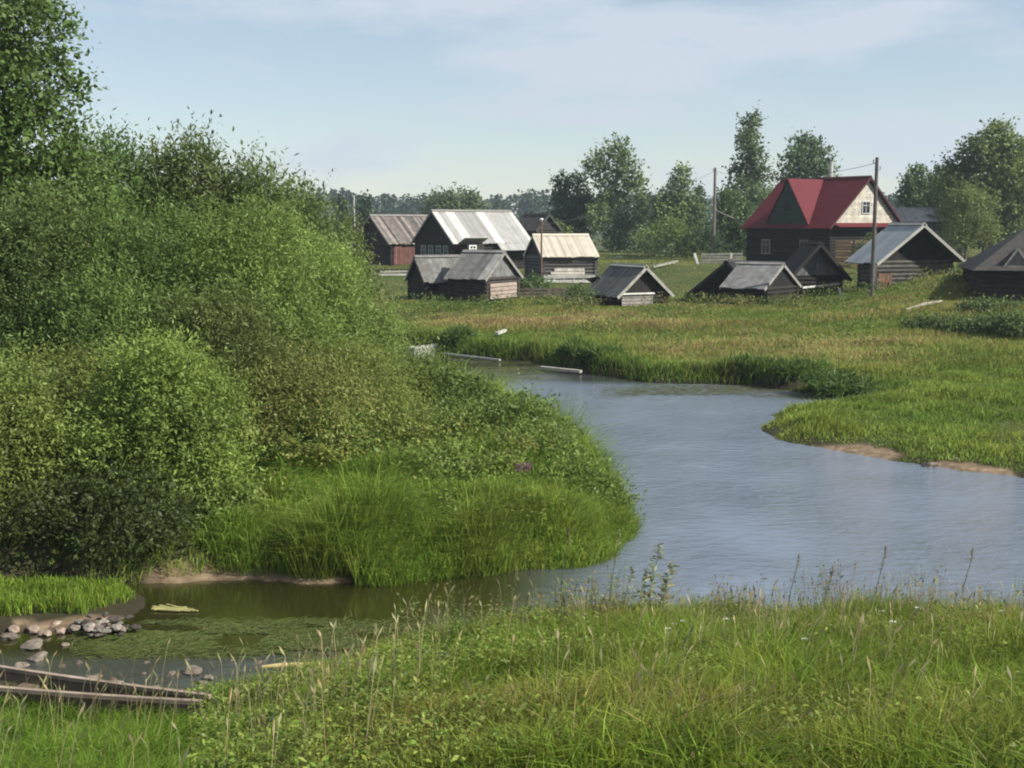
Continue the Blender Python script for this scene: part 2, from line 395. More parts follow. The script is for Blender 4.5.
# seeding stalks, thin with pale heads, over the near bank
x, y = polar(3000, 6.5, 16.5, -30, 30, .8)
z, rg, d = land(x, y); k = (rg == 2) & (d > .15) & (R.random(len(x)) < .25 + .75 * ss(fbm(x, y, 1.3), .45, .6))
x, y, z = x[k], y[k], z[k]; n = len(x); hh = .40 + .30 * R.random(n)
la = R.random(n) * 2 * PI; ln = np.stack([np.cos(la) * .16 + .1, np.sin(la) * .16 - .03, np.ones(n)], 1) * hh[:, None]
B = np.stack([x, y, z], 1); T = B + ln
az = R.random(n) * 2 * PI; sd = np.stack([np.cos(az), np.sin(az), 0 * az], 1)
hd = T + nrm(ln + .45 * hh[:, None] * np.stack([np.cos(la), np.sin(la), 0 * la], 1)) * (.06 + .07 * R.random(n))[:, None]
q = (T + hd) / 2; wv = (.004 + .004 * R.random(n))[:, None]
V = np.stack([B - sd * .002, B + sd * .002, T + sd * .002, T - sd * .002, q + sd * wv * 1.6, hd, q - sd * wv * 1.6], 1)
tag(npmesh('seeding_grass', V, 7, var(mixc(DRY, (.33, .30, .17), R.random(n))), M_GRASS, None, ((0, 1, 2, 3), (3, 2, 4, 5), (3, 5, 6))), 'thin pale seeding grass stalks scattered over the near bank', 'grass', kind='stuff')
# broad leaved herbs among the grass
x, y = polar(240000, 6, 16.5, -30, 30, .8)
z, rg, d = land(x, y); k = (rg == 2) & (d > .1) & (R.random(len(x)) < ss(fbm(x + 7, y, .8), .40, .62)) & (x / y > -.28)
x, y, z = x[k], y[k], z[k]; n = len(x)
B = np.stack([x, y, z + (.05 + .30 * R.random(n) * (.6 + .8 * fbm(x, y, .5)))], 1)
ld = nrm(R.standard_normal((n, 3)) * [1, 1, .45] + [0, 0, .25]); sd = nrm(np.cross(ld, R.standard_normal((n, 3)) * .5 + [0, 0, 1]))
ll = (.025 + .05 * R.random(n) ** 1.5)[:, None]; lw = ll * (.13 + .13 * R.random((n, 1)))
V = np.stack([B, B + ld * ll * .5 + sd * lw, B + ld * ll + [0, 0, -.01], B + ld * ll * .5 - sd * lw], 1)
tag(npmesh('herb_undergrowth', V, 4, var(mixc((.11, .17, .026), (.195, .235, .05), R.random(n)), .3), M_LEAF), 'leafy green herbs growing through the bank grass', 'undergrowth', kind='stuff')
# peninsula grass
x, y = polar(480000, 15, 34, -31, 8, 1.)
z, rg, d = land(x, y); px_ = 512 + FPX * x / y
k = (rg == 1) & (d > -.12) & (sandmask(x, y) < .3) & ~((d < .07 + .09 * (fbm(x, y, .7) - .5)) & (px_ > 135) & (px_ < 350)) & ~((R.random(len(x)) < .85 * (1 - ss(px_ + 160 * (fbm(x, y, .8) - .5), 150, 250))) & (y < 20.2))
x, y, z, d = x[k], y[k], z[k], d[k]; px_ = px_[k]
cl = fbm(x, y, .9); low = 1 - ss(px_ + 160 * (fbm(x, y, .8) - .5), 140, 260)
h = (.18 + 1.0 * cl ** 1.5) * (.7 + .6 * R.random(len(x))) * (.55 + .9 * ss(fbm(x + 80, y, 2.2), .3, .7)) * (1 - .2 * ss(x, -1, 1.9)) * (1 - .6 * low)
tc = 1.3 * mixc((.095, .175, .022), (.15, .21, .036), ss(fbm(x + 9, y, 2), .35, .65))
dry = R.random(len(x)) < .07
reed = R.random(len(x)) < .035; h = h * np.where(reed, 1.55, 1) * np.where(d < .35, .8, 1)
tc = np.where(dry[:, None], np.array(OLIVE) * 1.1, tc)
tag(blades('tall_grass', x, y, z - .02, h, .007 + .009 * R.random(len(x)), var(tc, .24), bend=.85), 'tall lush grass edging the bushy point', 'grass', kind='stuff')
x, y = polar(150000, 17, 32, -26, 7, 1.)
z, rg, d = land(x, y); k = (rg == 1) & (d > .5) & (R.random(len(x)) < ss(fbm(x + 3, y + 5, 1.1), .45, .6)) & (x / y > -.22) & ((y > 19.6) | (R.random(len(x)) < .18))
x, y, z = x[k], y[k], z[k]; n = len(x)
B = np.stack([x, y, z + (.25 + 1.0 * R.random(n) ** .6 * fbm(x, y, .8))], 1)
ld = nrm(R.standard_normal((n, 3)) * [1, 1, .45] + [0, 0, .25]); sd = nrm(np.cross(ld, R.standard_normal((n, 3)) * .5 + [0, 0, 1]))
ll = (.06 + .06 * R.random(n))[:, None]; lw = ll * (.16 + .16 * R.random((n, 1)))
V = np.stack([B, B + ld * ll * .5 + sd * lw, B + ld * ll + [0, 0, -.01], B + ld * ll * .5 - sd * lw], 1)
tag(npmesh('herb_undergrowth', V, 4, var(mixc((.12, .17, .035), (.18, .195, .05), ss(fbm(x, y + 20, 1.5), .35, .65)), .2), M_LEAF), 'tall leafy herbs among the grass of the bushy point', 'undergrowth', kind='stuff')
# islet grass
x, y = polar(30000, 13.5, 18, -34, -14)
z, rg, d = land(x, y); k = (rg == 3) & (d > .12 + .25 * ss(15.6 - y, 0, .8))
x, y, z, d = x[k], y[k], z[k], d[k]
h = (.10 + .22 * fbm(x, y, .5)) * (.7 + .6 * R.random(len(x))) * ss(d, 0, .4)
tag(blades('islet_grass', x, y, z - .01, h, .008 + .008 * R.random(len(x)), var(mixc((.14, .23, .025), (.18, .25, .04), R.random(len(x)))), bend=.5), 'short bright yellow green grass on the low islet', 'grass', kind='stuff')
# far meadow
def meadow(name, n, r0, r1, a0, a1, hs, ws, label):
    x, y = polar(n, r0, r1, a0, a1, .8)
    z, rg, d = land(x, y); k = (rg == 0) & (d > -.08) & (sandmask(x, y) < .3)
    x, y, z, d = x[k], y[k], z[k], d[k]; px = 512 + FPX * x / y; py = HOR + FPX * (CZ - z) / y
    b1, b2 = fbm(x, y * 1.6, 6), fbm(x + 40, y * 2, 2.5)
    dryf = ss(b1 * .6 + b2 * .4, .42, .62) * ss(z, .45, .8)
    band = np.exp(-((py - 352 + (px - 760) * -.02) / 17) ** 2) * ss(px, 610, 680) * (1 - ss(px, 880, 960))
    band2 = np.exp(-((py - 322) / 10) ** 2) * ss(px, 395, 440) * (1 - ss(px, 640, 700))
    dryf = np.clip(.38 * dryf + .55 * band + .6 * band2, 0, 1)
    tc = mixc((.105, .165, .028), (.16, .19, .042), ss(b2, .35, .65))
    pick = R.random(len(x)) < dryf
    dcol = mixc((.28, .26, .09), (.28, .22, .095), ss(b2 + .25 * (R.random(len(x)) - .5), .4, .6))
    tc = np.where(pick[:, None], dcol, tc)
    prom = ss(38 - y, 0, 3)
    tc = tc * (1 - prom[:, None]) + prom[:, None] * mixc((.10, .165, .026), (.165, .215, .04), ss(b2, .3, .7))
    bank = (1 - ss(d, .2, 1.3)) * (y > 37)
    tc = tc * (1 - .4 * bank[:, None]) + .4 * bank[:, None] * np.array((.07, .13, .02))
    h = hs * (.3 + .9 * b2) * (.6 + .8 * R.random(len(x))) * (1 + .5 * bank) * (1 - .5 * ss(y, 48, 54))
    h = h * np.where(prom > .5, (.35 + .65 * ss(d, 0, .6)) * (.6 + .9 * ss(fbm(x + 70, y, 1.1), .35, .65)), 1)
    # trampled short turf round the bath houses and yards
    yard = ss(y, 62, 70); h *= (1 - .45 * yard) * (1 - .55 * prom * (1 - .6 * ss(b1, .45, .65)))
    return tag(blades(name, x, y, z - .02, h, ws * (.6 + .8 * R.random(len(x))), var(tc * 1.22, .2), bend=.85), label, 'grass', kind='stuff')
meadow('meadow_grass', 400000, 22, 62, -6, 31, .36, .022, 'green and rusty meadow grass on the far bank')
meadow('village_grass', 110000, 60, 130, -12, 31, .42, .06, 'rough grass between and behind the village houses')
# floating weed in the shallow creek
x, y = polar(60000, 12.2, 15.4, -24, -2)
z, rg, d = land(x, y); px_ = 512 + FPX * x / y; py_ = HOR + FPX * CZ / y
f_ = fbm(x * .7, y * 1.8, .55)
msk = ss(px_, 45, 75) * (1 - ss(px_, 300, 420)) * ss(py_, 628, 640) * (1 - ss(py_, 662, 676))
k = (d < .05) & (R.random(len(x)) < msk * ss(f_, .34, .5))
x, y = x[k], y[k]; n = len(x)
a_ = .25 + .5 * R.standard_normal(n) + 1.2 * (fbm(x, y, .8) - .5); ld = np.stack([np.cos(a_), np.sin(a_), 0 * a_], 1)
sd = np.stack([-ld[:, 1], ld[:, 0], 0 * a_], 1); ll = (.05 + .13 * R.random(n))[:, None]
B = np.stack([x, y, .006 + .012 * R.random(n)], 1); mid = B + ld * ll * .5 + np.array([0, 0, .014]) * R.random((n, 1))
V = np.stack([B - sd * .004, B + sd * .004, mid + sd * .006, mid - sd * .006, B + ld * ll], 1)
tag(npmesh('water_weed', V, 5, var(mixc((.08, .12, .025), (.16, .18, .07), R.random(n)), .3), M_GRASS, None, ((0, 1, 2, 3), (3, 2, 4))), 'green weed trailing on the shallow creek', 'water weed', kind='stuff')

# taller weeds of the far meadow, thickest along the foot of the sheds
x, y = polar(9000, 30, 62, -6, 31, .8); z, rg, d = land(x, y); px_ = 512 + FPX * x / y
pat = ss(fbm(x + 15, y * 1.4, 3.2), .52, .66) * .14 + ss(y, 52, 55) * (1 - ss(y, 57, 60)) * ss(fbm(x, y, 1.6), .40, .6)
k = (rg == 0) & (d > 1.2) & (R.random(len(x)) < pat) & (y > 37)
x, y, z = x[k], y[k], z[k]; n = len(x); q = 16
hh = (.25 + .45 * fbm(x, y, 1.2)) * (.6 + .7 * R.random(n)); rr_ = .10 + .14 * R.random(n)
P = np.stack([x, y, z], 1)[:, None] + np.stack([R.standard_normal((n, q)) * rr_[:, None], R.standard_normal((n, q)) * rr_[:, None], hh[:, None] * R.random((n, q)) ** .7], 2); P = P.reshape(-1, 3)
m_ = n * q; ld = nrm(R.standard_normal((m_, 3)) + [0, 0, .8]); sd = nrm(np.cross(ld, R.standard_normal((m_, 3)))); ll = (.07 + .09 * R.random(m_))[:, None]
V = np.stack([P, P + ld * ll * .5 + sd * ll * .2, P + ld * ll, P + ld * ll * .5 - sd * ll * .2], 1)
tt = mixc((.085, .13, .03), (.19, .15, .06), ss(fbm(x + 4, y + 33, 2.), .4, .65) * R.random(n) ** .5)
tag(npmesh('meadow_weeds', V, 4, var(np.repeat(tt, q, 0), .2), M_FARLEAF), 'taller green and brown weeds patching the far meadow and the foot of the sheds', 'weeds', kind='stuff')
# weed beds along the far reach of the river
x, y = polar(60000, 29, 50, -8, 18)
z, rg, d = land(x, y); px_ = 512 + FPX * x / y; py_ = HOR + FPX * CZ / y
m1 = ss(px_, 585, 640) * (1 - ss(px_, 800, 860)) * ss(py_, 383, 387) * (1 - ss(py_, 393, 402 + 0 * x))
m2 = ss(px_, 430, 470) * (1 - ss(px_, 640, 700)) * ss(py_, 358, 366) * (1 - ss(py_, 374, 386))
k = (d < .05) & (R.random(len(x)) < np.maximum(m1, m2) * ss(fbm(x * .5, y * 1.4, 1.6), .36, .52))
x, y = x[k], y[k]; n = len(x); a_ = .3 * R.standard_normal(n); ld = np.stack([np.cos(a_), np.sin(a_), 0 * a_], 1); sd = np.stack([-ld[:, 1], ld[:, 0], 0 * a_], 1)
ll = (.10 + .22 * R.random(n))[:, None]; B = np.stack([x, y, .006 + .02 * R.random(n)], 1); mid = B + ld * ll * .5 + np.array([0, 0, .03]) * R.random((n, 1))
V = np.stack([B - sd * .012, B + sd * .012, mid + sd * .016, mid - sd * .016, B + ld * ll], 1)
tag(npmesh('water_weed', V, 5, var(mixc((.10, .12, .05), (.16, .17, .09), R.random(n)), .2), M_GRASS, None, ((0, 1, 2, 3), (3, 2, 4))), 'dull green weed beds lying on the far reach of the river', 'water weed', kind='stuff')
# loose leafy stalks standing along the crest of the near bank
x, y = polar(2600, 12.2, 15.0, -9, 26); z, rg, d = land(x, y); k = (rg == 2) & (d > .1) & (R.random(len(x)) < ss(fbm(x + 60, y, .9), .50, .72)); x, y, z = x[k][:320], y[k][:320], z[k][:320]; n = len(x); q = 22
hh = (.30 + .55 * fbm(x + 5, y, .7)) * (.6 + .7 * R.random(n)); la = R.random(n) * 6.28; ln = np.stack([np.cos(la) * .15, np.sin(la) * .15, np.ones(n)], 1) * hh[:, None]
t = R.random((n, q)) * .85 + .15; P = (np.stack([x, y, z], 1)[:, None] + ln[:, None] * t[..., None]).reshape(-1, 3)
m_ = n * q; ld = nrm(R.standard_normal((m_, 3)) * [1, 1, .4] + [0, 0, .3]); sd = nrm(np.cross(ld, R.standard_normal((m_, 3)) * .4 + [0, 0, 1])); ll = (.025 + .045 * R.random(m_))[:, None]
V = np.stack([P, P + ld * ll * .45 + sd * ll * .16, P + ld * ll, P + ld * ll * .45 - sd * ll * .16], 1)
tint_ = np.repeat(mixc((.13, .19, .05), (.24, .17, .08), R.random(n) ** 1.5), q, 0)
st = np.stack([np.stack([x, y, z], 1) - [.003, 0, 0], np.stack([x, y, z], 1) + [.003, 0, 0], np.stack([x, y, z], 1) + ln + [.001, 0, 0], np.stack([x, y, z], 1) + ln - [.001, 0, 0]], 1)
tag(npmesh('wild_herbs', np.concatenate([V, st]), 4, var(np.concatenate([tint_, np.tile([[.14, .15, .06]], (n, 1))]), .2), M_LEAF), 'loose leafy stalks standing along the crest of the near bank', 'undergrowth', kind='stuff')
# ------------------------------------------------------------------ trees and shrubs
def leaves(lobes, n, ll, lw, tint, twig=.45, per=8, up=.35, droop=.12, tv=.18, yellow=.14, cull=.75, inner=.45):
    L_ = np.array(lobes, float); C, Rd = L_[:, :3], L_[:, 3:6]
    nt_ = int(n / per * 1.5)
    wgt = (Rd[:, 0] * Rd[:, 2]); wgt /= wgt.sum()
    ix = R.choice(len(L_), nt_, p=wgt)
    d = nrm(R.standard_normal((nt_, 3)) + [0, 0, .15])
    rr = 1 - inner * R.random(nt_) ** 1.3
    P = C[ix] + d * Rd[ix] * rr[:, None]
    keep = np.ones(nt_, bool)
    for j in range(len(L_)):
        q = np.linalg.norm((P - C[j]) / Rd[j], axis=1)
        keep &= ~((ix != j) & (q < .62) & (R.random(nt_) < cull))
    P, d, ix = P[keep][:n // per], d[keep][:n // per], ix[keep][:n // per]; m = len(P)
    shoot = R.random(m) < .10
    td = nrm(d + [0, 0, up] + .55 * R.standard_normal((m, 3)) + shoot[:, None] * np.array([0, 0, .9]))
    tl = twig * (.5 + .8 * R.random(m)) * np.where(shoot, 1.7, 1)
    t = (np.arange(per)[None] + R.random((m, per))) / per
    Bs = (P[:, None] + td[:, None] * (t * tl[:, None])[..., None] + .02 * R.standard_normal((m, per, 3))).reshape(-1, 3)
    k = m * per
    TD, D = np.repeat(td, per, 0), np.repeat(d, per, 0)
    ld = nrm(TD * .55 + .75 * R.standard_normal((k, 3)) + [0, 0, -droop])
    nr_ = nrm(D * .5 + [0, 0, .7] + .6 * R.standard_normal((k, 3)))
    sd = nrm(np.cross(ld, nr_))
    l1 = (ll * (.45 + 1.05 * R.random(k)))[:, None]; w1 = l1 * (lw / ll) * .5
    V = np.stack([Bs, Bs + ld * l1 * .45 + sd * w1, Bs + ld * l1, Bs + ld * l1 * .45 - sd * w1], 1)
    tw = np.repeat(R.random(m), per); lb = R.random(len(L_))[np.repeat(ix, per)]
    c = np.array(tint)[None] * 1.32 * (1 + tv * R.standard_normal((k, 1))) * (.85 + .3 * lb[:, None])
    c = c * (1 + np.array([.55, .28, .05])[None] * (yellow * tw * lb)[:, None] * 2)
    return V, np.clip(c, .004, .6)
BARK = (.11, .095, .075)
def plant(name, label, cat, x, y, lobes, n, ll, lw, tint, group=None, trunk_r=.1, stems=1, mt=M_LEAF, bark=BARK, **kw):
    """lobes in local coordinates about the foot"""
    z = H(x, y) - .05
    root = thing(name, label, cat, (x, y, z), 0, group)
    mb = MB(); L_ = np.array(lobes, float)
    top = L_[:, 2].max()
    for s in range(stems):
        if stems == 1:
            lean = np.array([L_[L_[:, 2].argmax(), 0], L_[L_[:, 2].argmax(), 1], top])
            pts = [np.zeros(3), lean * [.15, .15, .33], lean * [.55, .55, .66], lean]
            mb.tube(pts, [trunk_r, trunk_r * .8, trunk_r * .5, trunk_r * .15], bark)
            for q in L_:
                f = min(.9, max(.15, (q[2] - .45 * q[5]) / top * .8)); a = np.array([lean[0] * f * f, lean[1] * f * f, top * f])
                b = q[:3] + [0, 0, q[5] * .3]
                mb.tube([a, (a + b) / 2 + [0, 0, .06 * top], b], [trunk_r * .38, trunk_r * .25, trunk_r * .08], bark, 5)
        else:
            q = L_[s % len(L_)]; a = np.array([random.uniform(-.12, .12), random.uniform(-.12, .12), 0]) * stems * .3
            b = q[:3] + [0, 0, q[5] * .4]
            mb.tube([a, a * .4 + b * .45 + [0, 0, .08 * top], b], [trunk_r, trunk_r * .7, trunk_r * .15], bark, 5)
    mb.build('trunk' if stems == 1 else 'stem', M_BARK, root)
    V, c = leaves(lobes, n, ll, lw, tint, **kw)
    npmesh('crown', V, 4, c, mt, root)
    return root
def dome(w, dp, h, n=9, base=.18, seed=0, taper=.35):
    rs = random.Random(seed); out = []
    for i in range(n):
        f = (i + .5) / n
        zz = h * (base + (1 - base - .17) * f)
        spread = max(.2, (1 - taper * .5 * f - (f ** 3) * .45))
        an = i * 2.4 + rs.uniform(-.5, .5); rr = spread * (.28 + .44 * rs.random()) if i < n - 1 else .12
        r = (.25 + .12 * rs.random()) * (1 - .12 * f) * (9 / max(n, 9)) ** .42
        out.append((math.cos(an) * rr * w * .85, math.sin(an) * rr * dp * .85, zz, r * w, r * dp, h * (.15 + .07 * rs.random()) * (9 / max(n, 9)) ** .25))
    return out
def shrub(name, label, cat, px, Y, top, wpx, n, ll, lw, tint, group=None, dp=None, seed=0, nl=9, base=.18, **kw):
    x = (px - 512) / FPX * Y * CT; zt = CZ + (HOR - top) / FPX * Y
    h = zt - H(x, Y) + .05; w = wpx / FPX * Y
    return plant(name, label, cat, x, Y, dome(w, dp or w * .9, h, nl, base, seed), n, ll, lw, tint, group, **kw)
WILL, WILL2, ALDER, YEL = (.088, .14, .036), (.112, .165, .040), (.062, .105, .030), (.13, .155, .036)
GW = 'willows and alders of the left thicket'
# tall alder at the left edge: tiers of lobes
x = (14 - 512) / FPX * 24. * CT
plant('alder_tree', 'tallest dark tree at the left edge, cut by the frame', 'tree', x, 24.0,
      [(-.3, 0, 8.7, .75, .8, .75), (.35, .1, 8.1, .85, .8, .6), (-.7, 0, 7.7, .9, .9, .7), (.65, 0, 7.0, .75, .8, .5), (-.1, -.3, 6.9, .9, .9, .7), (-1.0, 0, 6.2, 1.1, 1, .8), (.5, -.2, 5.9, 1.0, 1, .6),
       (-.6, -.4, 5.0, 1.3, 1.1, .8), (.9, 0, 4.9, 1.1, 1, .75), (0, -.4, 3.9, 1.5, 1.2, .8), (1.2, 0, 3.6, 1.2, 1.1, .8), (-1.2, 0, 3.4, 1.3, 1.1, .9), (.3, -.2, 2.6, 1.6, 1.2, .9)],
      64000, .11, .06, (.068, .11, .03), GW, .16, twig=.5, yellow=.12)
for i, (px, Y, top, w, n, t, sd, lab) in enumerate([
    (112, 27, 134, 120, 30000, ALDER, 1, 'dark leafy tree between the tall left tree and the highest willow'),
    (186, 27.5, 132, 120, 34000, (.072, .10, .031), 2, 'highest round topped willow in the middle of the thicket skyline'),
    (252, 27.5, 158, 105, 30000, (.072, .105, .034), 3, 'willow with loose twigs on the skyline right of the highest one'),
    (302, 29, 184, 85, 22000, (.068, .098, .033), 4, 'lower willow on the falling skyline left of the grey pole'),
    (333, 31, 212, 60, 14000, (.08, .108, .033), 5, 'last willow at the right end of the thicket skyline')]):
    shrub('willow_tree', lab, 'tree', px, Y, top, w, int(n * 1.6), .12, .04, t, GW, seed=sd, nl=20, trunk_r=.12, twig=.55)
for i, (px, Y, top, w, n, t, sd, lab) in enumerate([
    (40, 22.5, 185, 150, 36000, (.075, .108, .032), 11, 'dense grey green willow filling the left edge below the tall tree'),
    (150, 23, 195, 150, 38000, WILL, 12, 'wide willow bush below the highest round topped willow'),
    (245, 23.5, 190, 150, 40000, WILL2, 13, 'pale green rounded willow in the sunny centre of the thicket'),
    (318, 25, 232, 115, 32000, WILL2, 14, 'pale willow sloping down at the right of the thicket'),
    (90, 21.5, 270, 130, 30000, WILL, 15, 'willow bush behind the bright front bush at the left'),
    (366, 26, 292, 70, 14000, (.095, .125, .036), 16, 'small pale willow at the right foot of the thicket, beside the meadow'),
    (215, 21.8, 285, 140, 30000, (.082, .11, .032), 17, 'low shaded willow just behind the bright front bush')]):
    shrub('willow_bush', lab, 'bush', px, Y, top, w, int(n * 1.5), .08, .024, t, GW, seed=sd, nl=22, trunk_r=.05, stems=8)
G2 = 'bushes along the front of the point'
for (px, Y, top, w, n, t, sd, lab, ll, lw) in [
    (152, 18.5, 335, 138, 44000, (.128, .18, .040), 21, 'bright yellow green bush with a deep shaded hollow at its left', .085, .034),
    (-2, 17.8, 358, 105, 30000, (.11, .15, .036), 22, 'yellow green bush cut by the left edge of the picture', .085, .034),
    (70, 20.2, 352, 130, 28000, (.115, .14, .036), 23, 'olive bush between the left edge bush and the bright front bush', .08, .03),
    (285, 21.2, 352, 125, 24000, (.135, .15, .042), 24, 'brownish olive bush right of the bright front bush', .08, .028),
    (345, 22.5, 345, 120, 24000, (.115, .145, .036), 25, 'soft grey green bush in the middle of the point', .08, .028),
    (405, 24.5, 352, 110, 22000, (.105, .145, .036), 26, 'rounded green bush below the meadow at the right of the point', .085, .03),
    (300, 21.0, 410, 110, 18000, (.095, .145, .034), 27, 'low leafy bush right of the bright bush, above the tall grass', .08, .03),
    (455, 24, 385, 100, 20000, (.072, .112, .026), 28, 'dark green broad leaved bush by the river edge of the point', .095, .055),
    (500, 22.6, 405, 90, 14000, (.082, .122, .028), 29, 'dark broad leaved bush nearest the open river', .09, .05),
    (380, 22.0, 400, 110, 18000, (.115, .15, .036), 30, 'pale low bush in the centre of the point', .075, .028),
    (445, 22.2, 415, 90, 12000, (.105, .15, .036), 31, 'low pale bush near the tip of the point', .075, .028)]:
    shrub('waterside_bush', lab, 'bush', px, Y, top, w, int(n * 1.3), ll * .85, lw * .8, t, G2, seed=sd, nl=20, base=.06 if Y < 19 else .15, trunk_r=.03, stems=6, twig=.4)
for (px, Y, top, w, n, t, sd, lab) in [(92, 17.35, 478, 150, 17000, (.034, .05, .014), 51, 'low bush added to fill the hollow left of the bright front bush, shade put into its dark leaves'),  # added bush, its green-black tint stands for the shade of the open hollow
                                    (520, 21.6, 428, 100, 13000, (.105, .155, .036), 53, 'pale leafy bush sloping to the water near the tip of the point'),
                                    (465, 20.9, 448, 120, 14000, (.11, .155, .036), 54, 'low pale bush left of the purple flowers on the point'),
                                    (575, 20.3, 468, 70, 7000, (.10, .15, .032), 55, 'lowest leafy bush at the very tip of the point'),
                                    (200, 18.2, 490, 80, 6500, (.10, .14, .036), 52, 'low skirt of twigs at the right foot of the bright front bush')]:
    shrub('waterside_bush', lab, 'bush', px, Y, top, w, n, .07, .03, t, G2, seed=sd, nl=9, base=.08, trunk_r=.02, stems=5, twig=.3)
# small plants at the tip of the point
for (px, Y, top, w, n, lab) in [(540, 22.8, 398, 26, 500, 'thin leafy sapling against the water at the river edge of the point'), (563, 21.8, 425, 40, 900, 'small bushy sapling against the water below the thin one'),
                                (68, 17.3, 545, 40, 700, 'little pale leafy plant in the shade above the islet grass')]:
    shrub('sapling', lab, 'sapling', px, Y, top, w, n, .07, .03, (.10, .14, .045), None, seed=px, nl=6, trunk_r=.012, stems=3, twig=.25)

# trees beyond the village
GB = 'trees behind the village'
def bgtree(name, label, px, Y, lobes_px, n, ll, tint, r=.22, lw=None, **kw):
    """lobes given as picture px,py,rx,ry at the tree's own distance"""
    x0 = (px - 512) / FPX * Y * CT; z0 = H(x0, Y) - .05; s = Y / FPX; lob = []
    for (a, b, rx, ry) in lobes_px:
        lob.append(((a - px) * s, random.uniform(-.5, .5) * rx * s, CZ + (HOR - b - 6) * s - z0, rx * s, rx * s * .9, ry * s))
    return plant(name, label, 'tree', x0, Y, lob, int(n * 1.55), ll * 1.05, lw or ll * .75, tint, GB, r, mt=M_FARLEAF, twig=ll * 3.0, per=6, inner=.9, **kw)
BIR, DK = (.095, .14, .05), (.06, .10, .034)
bgtree('birch_tree', 'tall airy tree with sky showing through, left of the red roof', 612, 125, [(618, 147, 13, 12), (600, 157, 14, 9), (625, 165, 15, 13), (608, 176, 16, 12), (592, 166, 9, 8), (632, 185, 15, 14), (612, 198, 16, 13), (640, 205, 10, 14), (598, 214, 16, 14), (625, 222, 17, 16), (615, 238, 15, 10)],
       7500, .26, BIR, .25, bark=(.3, .29, .26), cull=.4)
bgtree('birch_tree', 'dark shorter tree on the left shoulder of the airy tree', 572, 128, [(562, 182, 9, 12), (578, 178, 10, 9), (566, 200, 14, 14), (585, 200, 12, 14), (562, 218, 14, 14), (580, 222, 17, 16), (570, 238, 16, 12)], 6500, .26, (.045, .072, .03), .22)
bgtree('birch_tree', 'narrow topped tree between the airy tree and the utility pole', 678, 122, [(680, 173, 8, 12), (678, 190, 12, 11), (664, 200, 13, 13), (690, 206, 13, 15), (672, 218, 18, 16), (688, 230, 14, 14), (660, 226, 11, 14)], 6500, .26, BIR, .2)
bgtree('birch_tree', 'thin young tree just left of the utility pole', 697, 124, [(697, 190, 4.5, 9), (697, 206, 7, 11), (698, 224, 10, 14), (700, 238, 13, 11)], 2600, .26, (.05, .085, .04), .12)
bgtree('aspen_tree', 'tallest slender tree rising left of the red roof', 748, 112, [(750, 122, 9, 12), (745, 138, 11, 11), (752, 152, 11, 10), (742, 164, 11, 9), (758, 170, 13, 11), (744, 183, 16, 13), (760, 195, 16, 13), (738, 203, 16, 15), (748, 222, 22, 18), (745, 240, 20, 12)],
       8500, .24, (.075, .112, .048), .22, cull=.5)
bgtree('aspen_tree', 'round crowned tree behind the ridge of the red roof', 806, 116, [(802, 142, 13, 11), (815, 150, 14, 11), (792, 158, 13, 11), (806, 164, 18, 13), (824, 168, 12, 11), (790, 178, 16, 14), (812, 190, 22, 16), (800, 215, 22, 18)], 7500, .25, (.072, .115, .05), .22)
bgtree('alder_tree', 'low dark tree beside the left eave of the red roof', 733, 104, [(724, 198, 9, 12), (738, 206, 14, 14), (728, 218, 14, 13), (742, 228, 17, 16), (725, 240, 14, 14)], 6000, .2, DK, .16)
bgtree('maple_tree', 'biggest dark green tree at the right edge', 990, 98, [(990, 132, 15, 11), (972, 146, 16, 13), (1004, 148, 18, 14), (985, 162, 22, 15), (958, 168, 18, 14), (1010, 172, 24, 17), (948, 186, 18, 14), (978, 190, 28, 18), (1012, 200, 26, 20), (960, 212, 26, 17), (1000, 225, 30, 18)],
       20000, .22, (.088, .122, .036), .28)
bgtree('maple_tree', 'dark tree on the right skyline, left of the biggest tree', 916, 112, [(916, 172, 8, 8), (908, 184, 10, 10), (922, 186, 12, 11), (912, 198, 15, 12), (930, 202, 14, 14), (920, 216, 18, 14), (938, 190, 14, 14), (940, 212, 18, 16)], 9000, .24, DK, .18)
bgtree('maple_tree', 'far tree with its top at the right edge of the picture', 1030, 118, [(1026, 150, 14, 12), (1038, 165, 18, 16), (1022, 180, 18, 16), (1035, 205, 24, 22)], 5000, .25, (.04, .065, .03), .2)
bgtree('maple_tree', 'dense tree filling the gap between the dark skyline tree and the biggest right tree', 946, 106, [(944, 176, 13, 11), (956, 188, 16, 13), (938, 196, 14, 12), (950, 208, 20, 15), (935, 222, 18, 15), (962, 225, 22, 16)], 9000, .23, (.07, .105, .034), .2)
bgtree('willow_tree', 'bright green willow in front of the biggest right tree', 967, 84, [(962, 192, 13, 11), (978, 200, 16, 12), (955, 206, 13, 13), (970, 218, 20, 14), (985, 226, 17, 14), (958, 230, 17, 13)], 9000, .16, (.098, .132, .04), .14, lw=.06)
bgtree('lime_tree', 'yellow green round tree above the striped roof', 446, 170, [(440, 198, 11, 10), (452, 194, 9, 8), (436, 210, 14, 12), (456, 208, 14, 12), (446, 222, 17, 12)], 3500, .34, (.085, .115, .045), .22)
bgtree('lime_tree', 'smaller yellow green tree right of the round one', 470, 172, [(469, 196, 8, 9), (475, 206, 9, 10), (466, 214, 12, 12)], 2500, .34, (.08, .11, .045), .2)
bgtree('spruce_tree', 'dark conifer left of the barn roof by the thin pale pole', 366, 140, [(366, 197, 3, 8), (365, 209, 6, 8), (367, 220, 8, 9), (366, 234, 11, 11)], 2600, .26, (.03, .05, .024), .2)
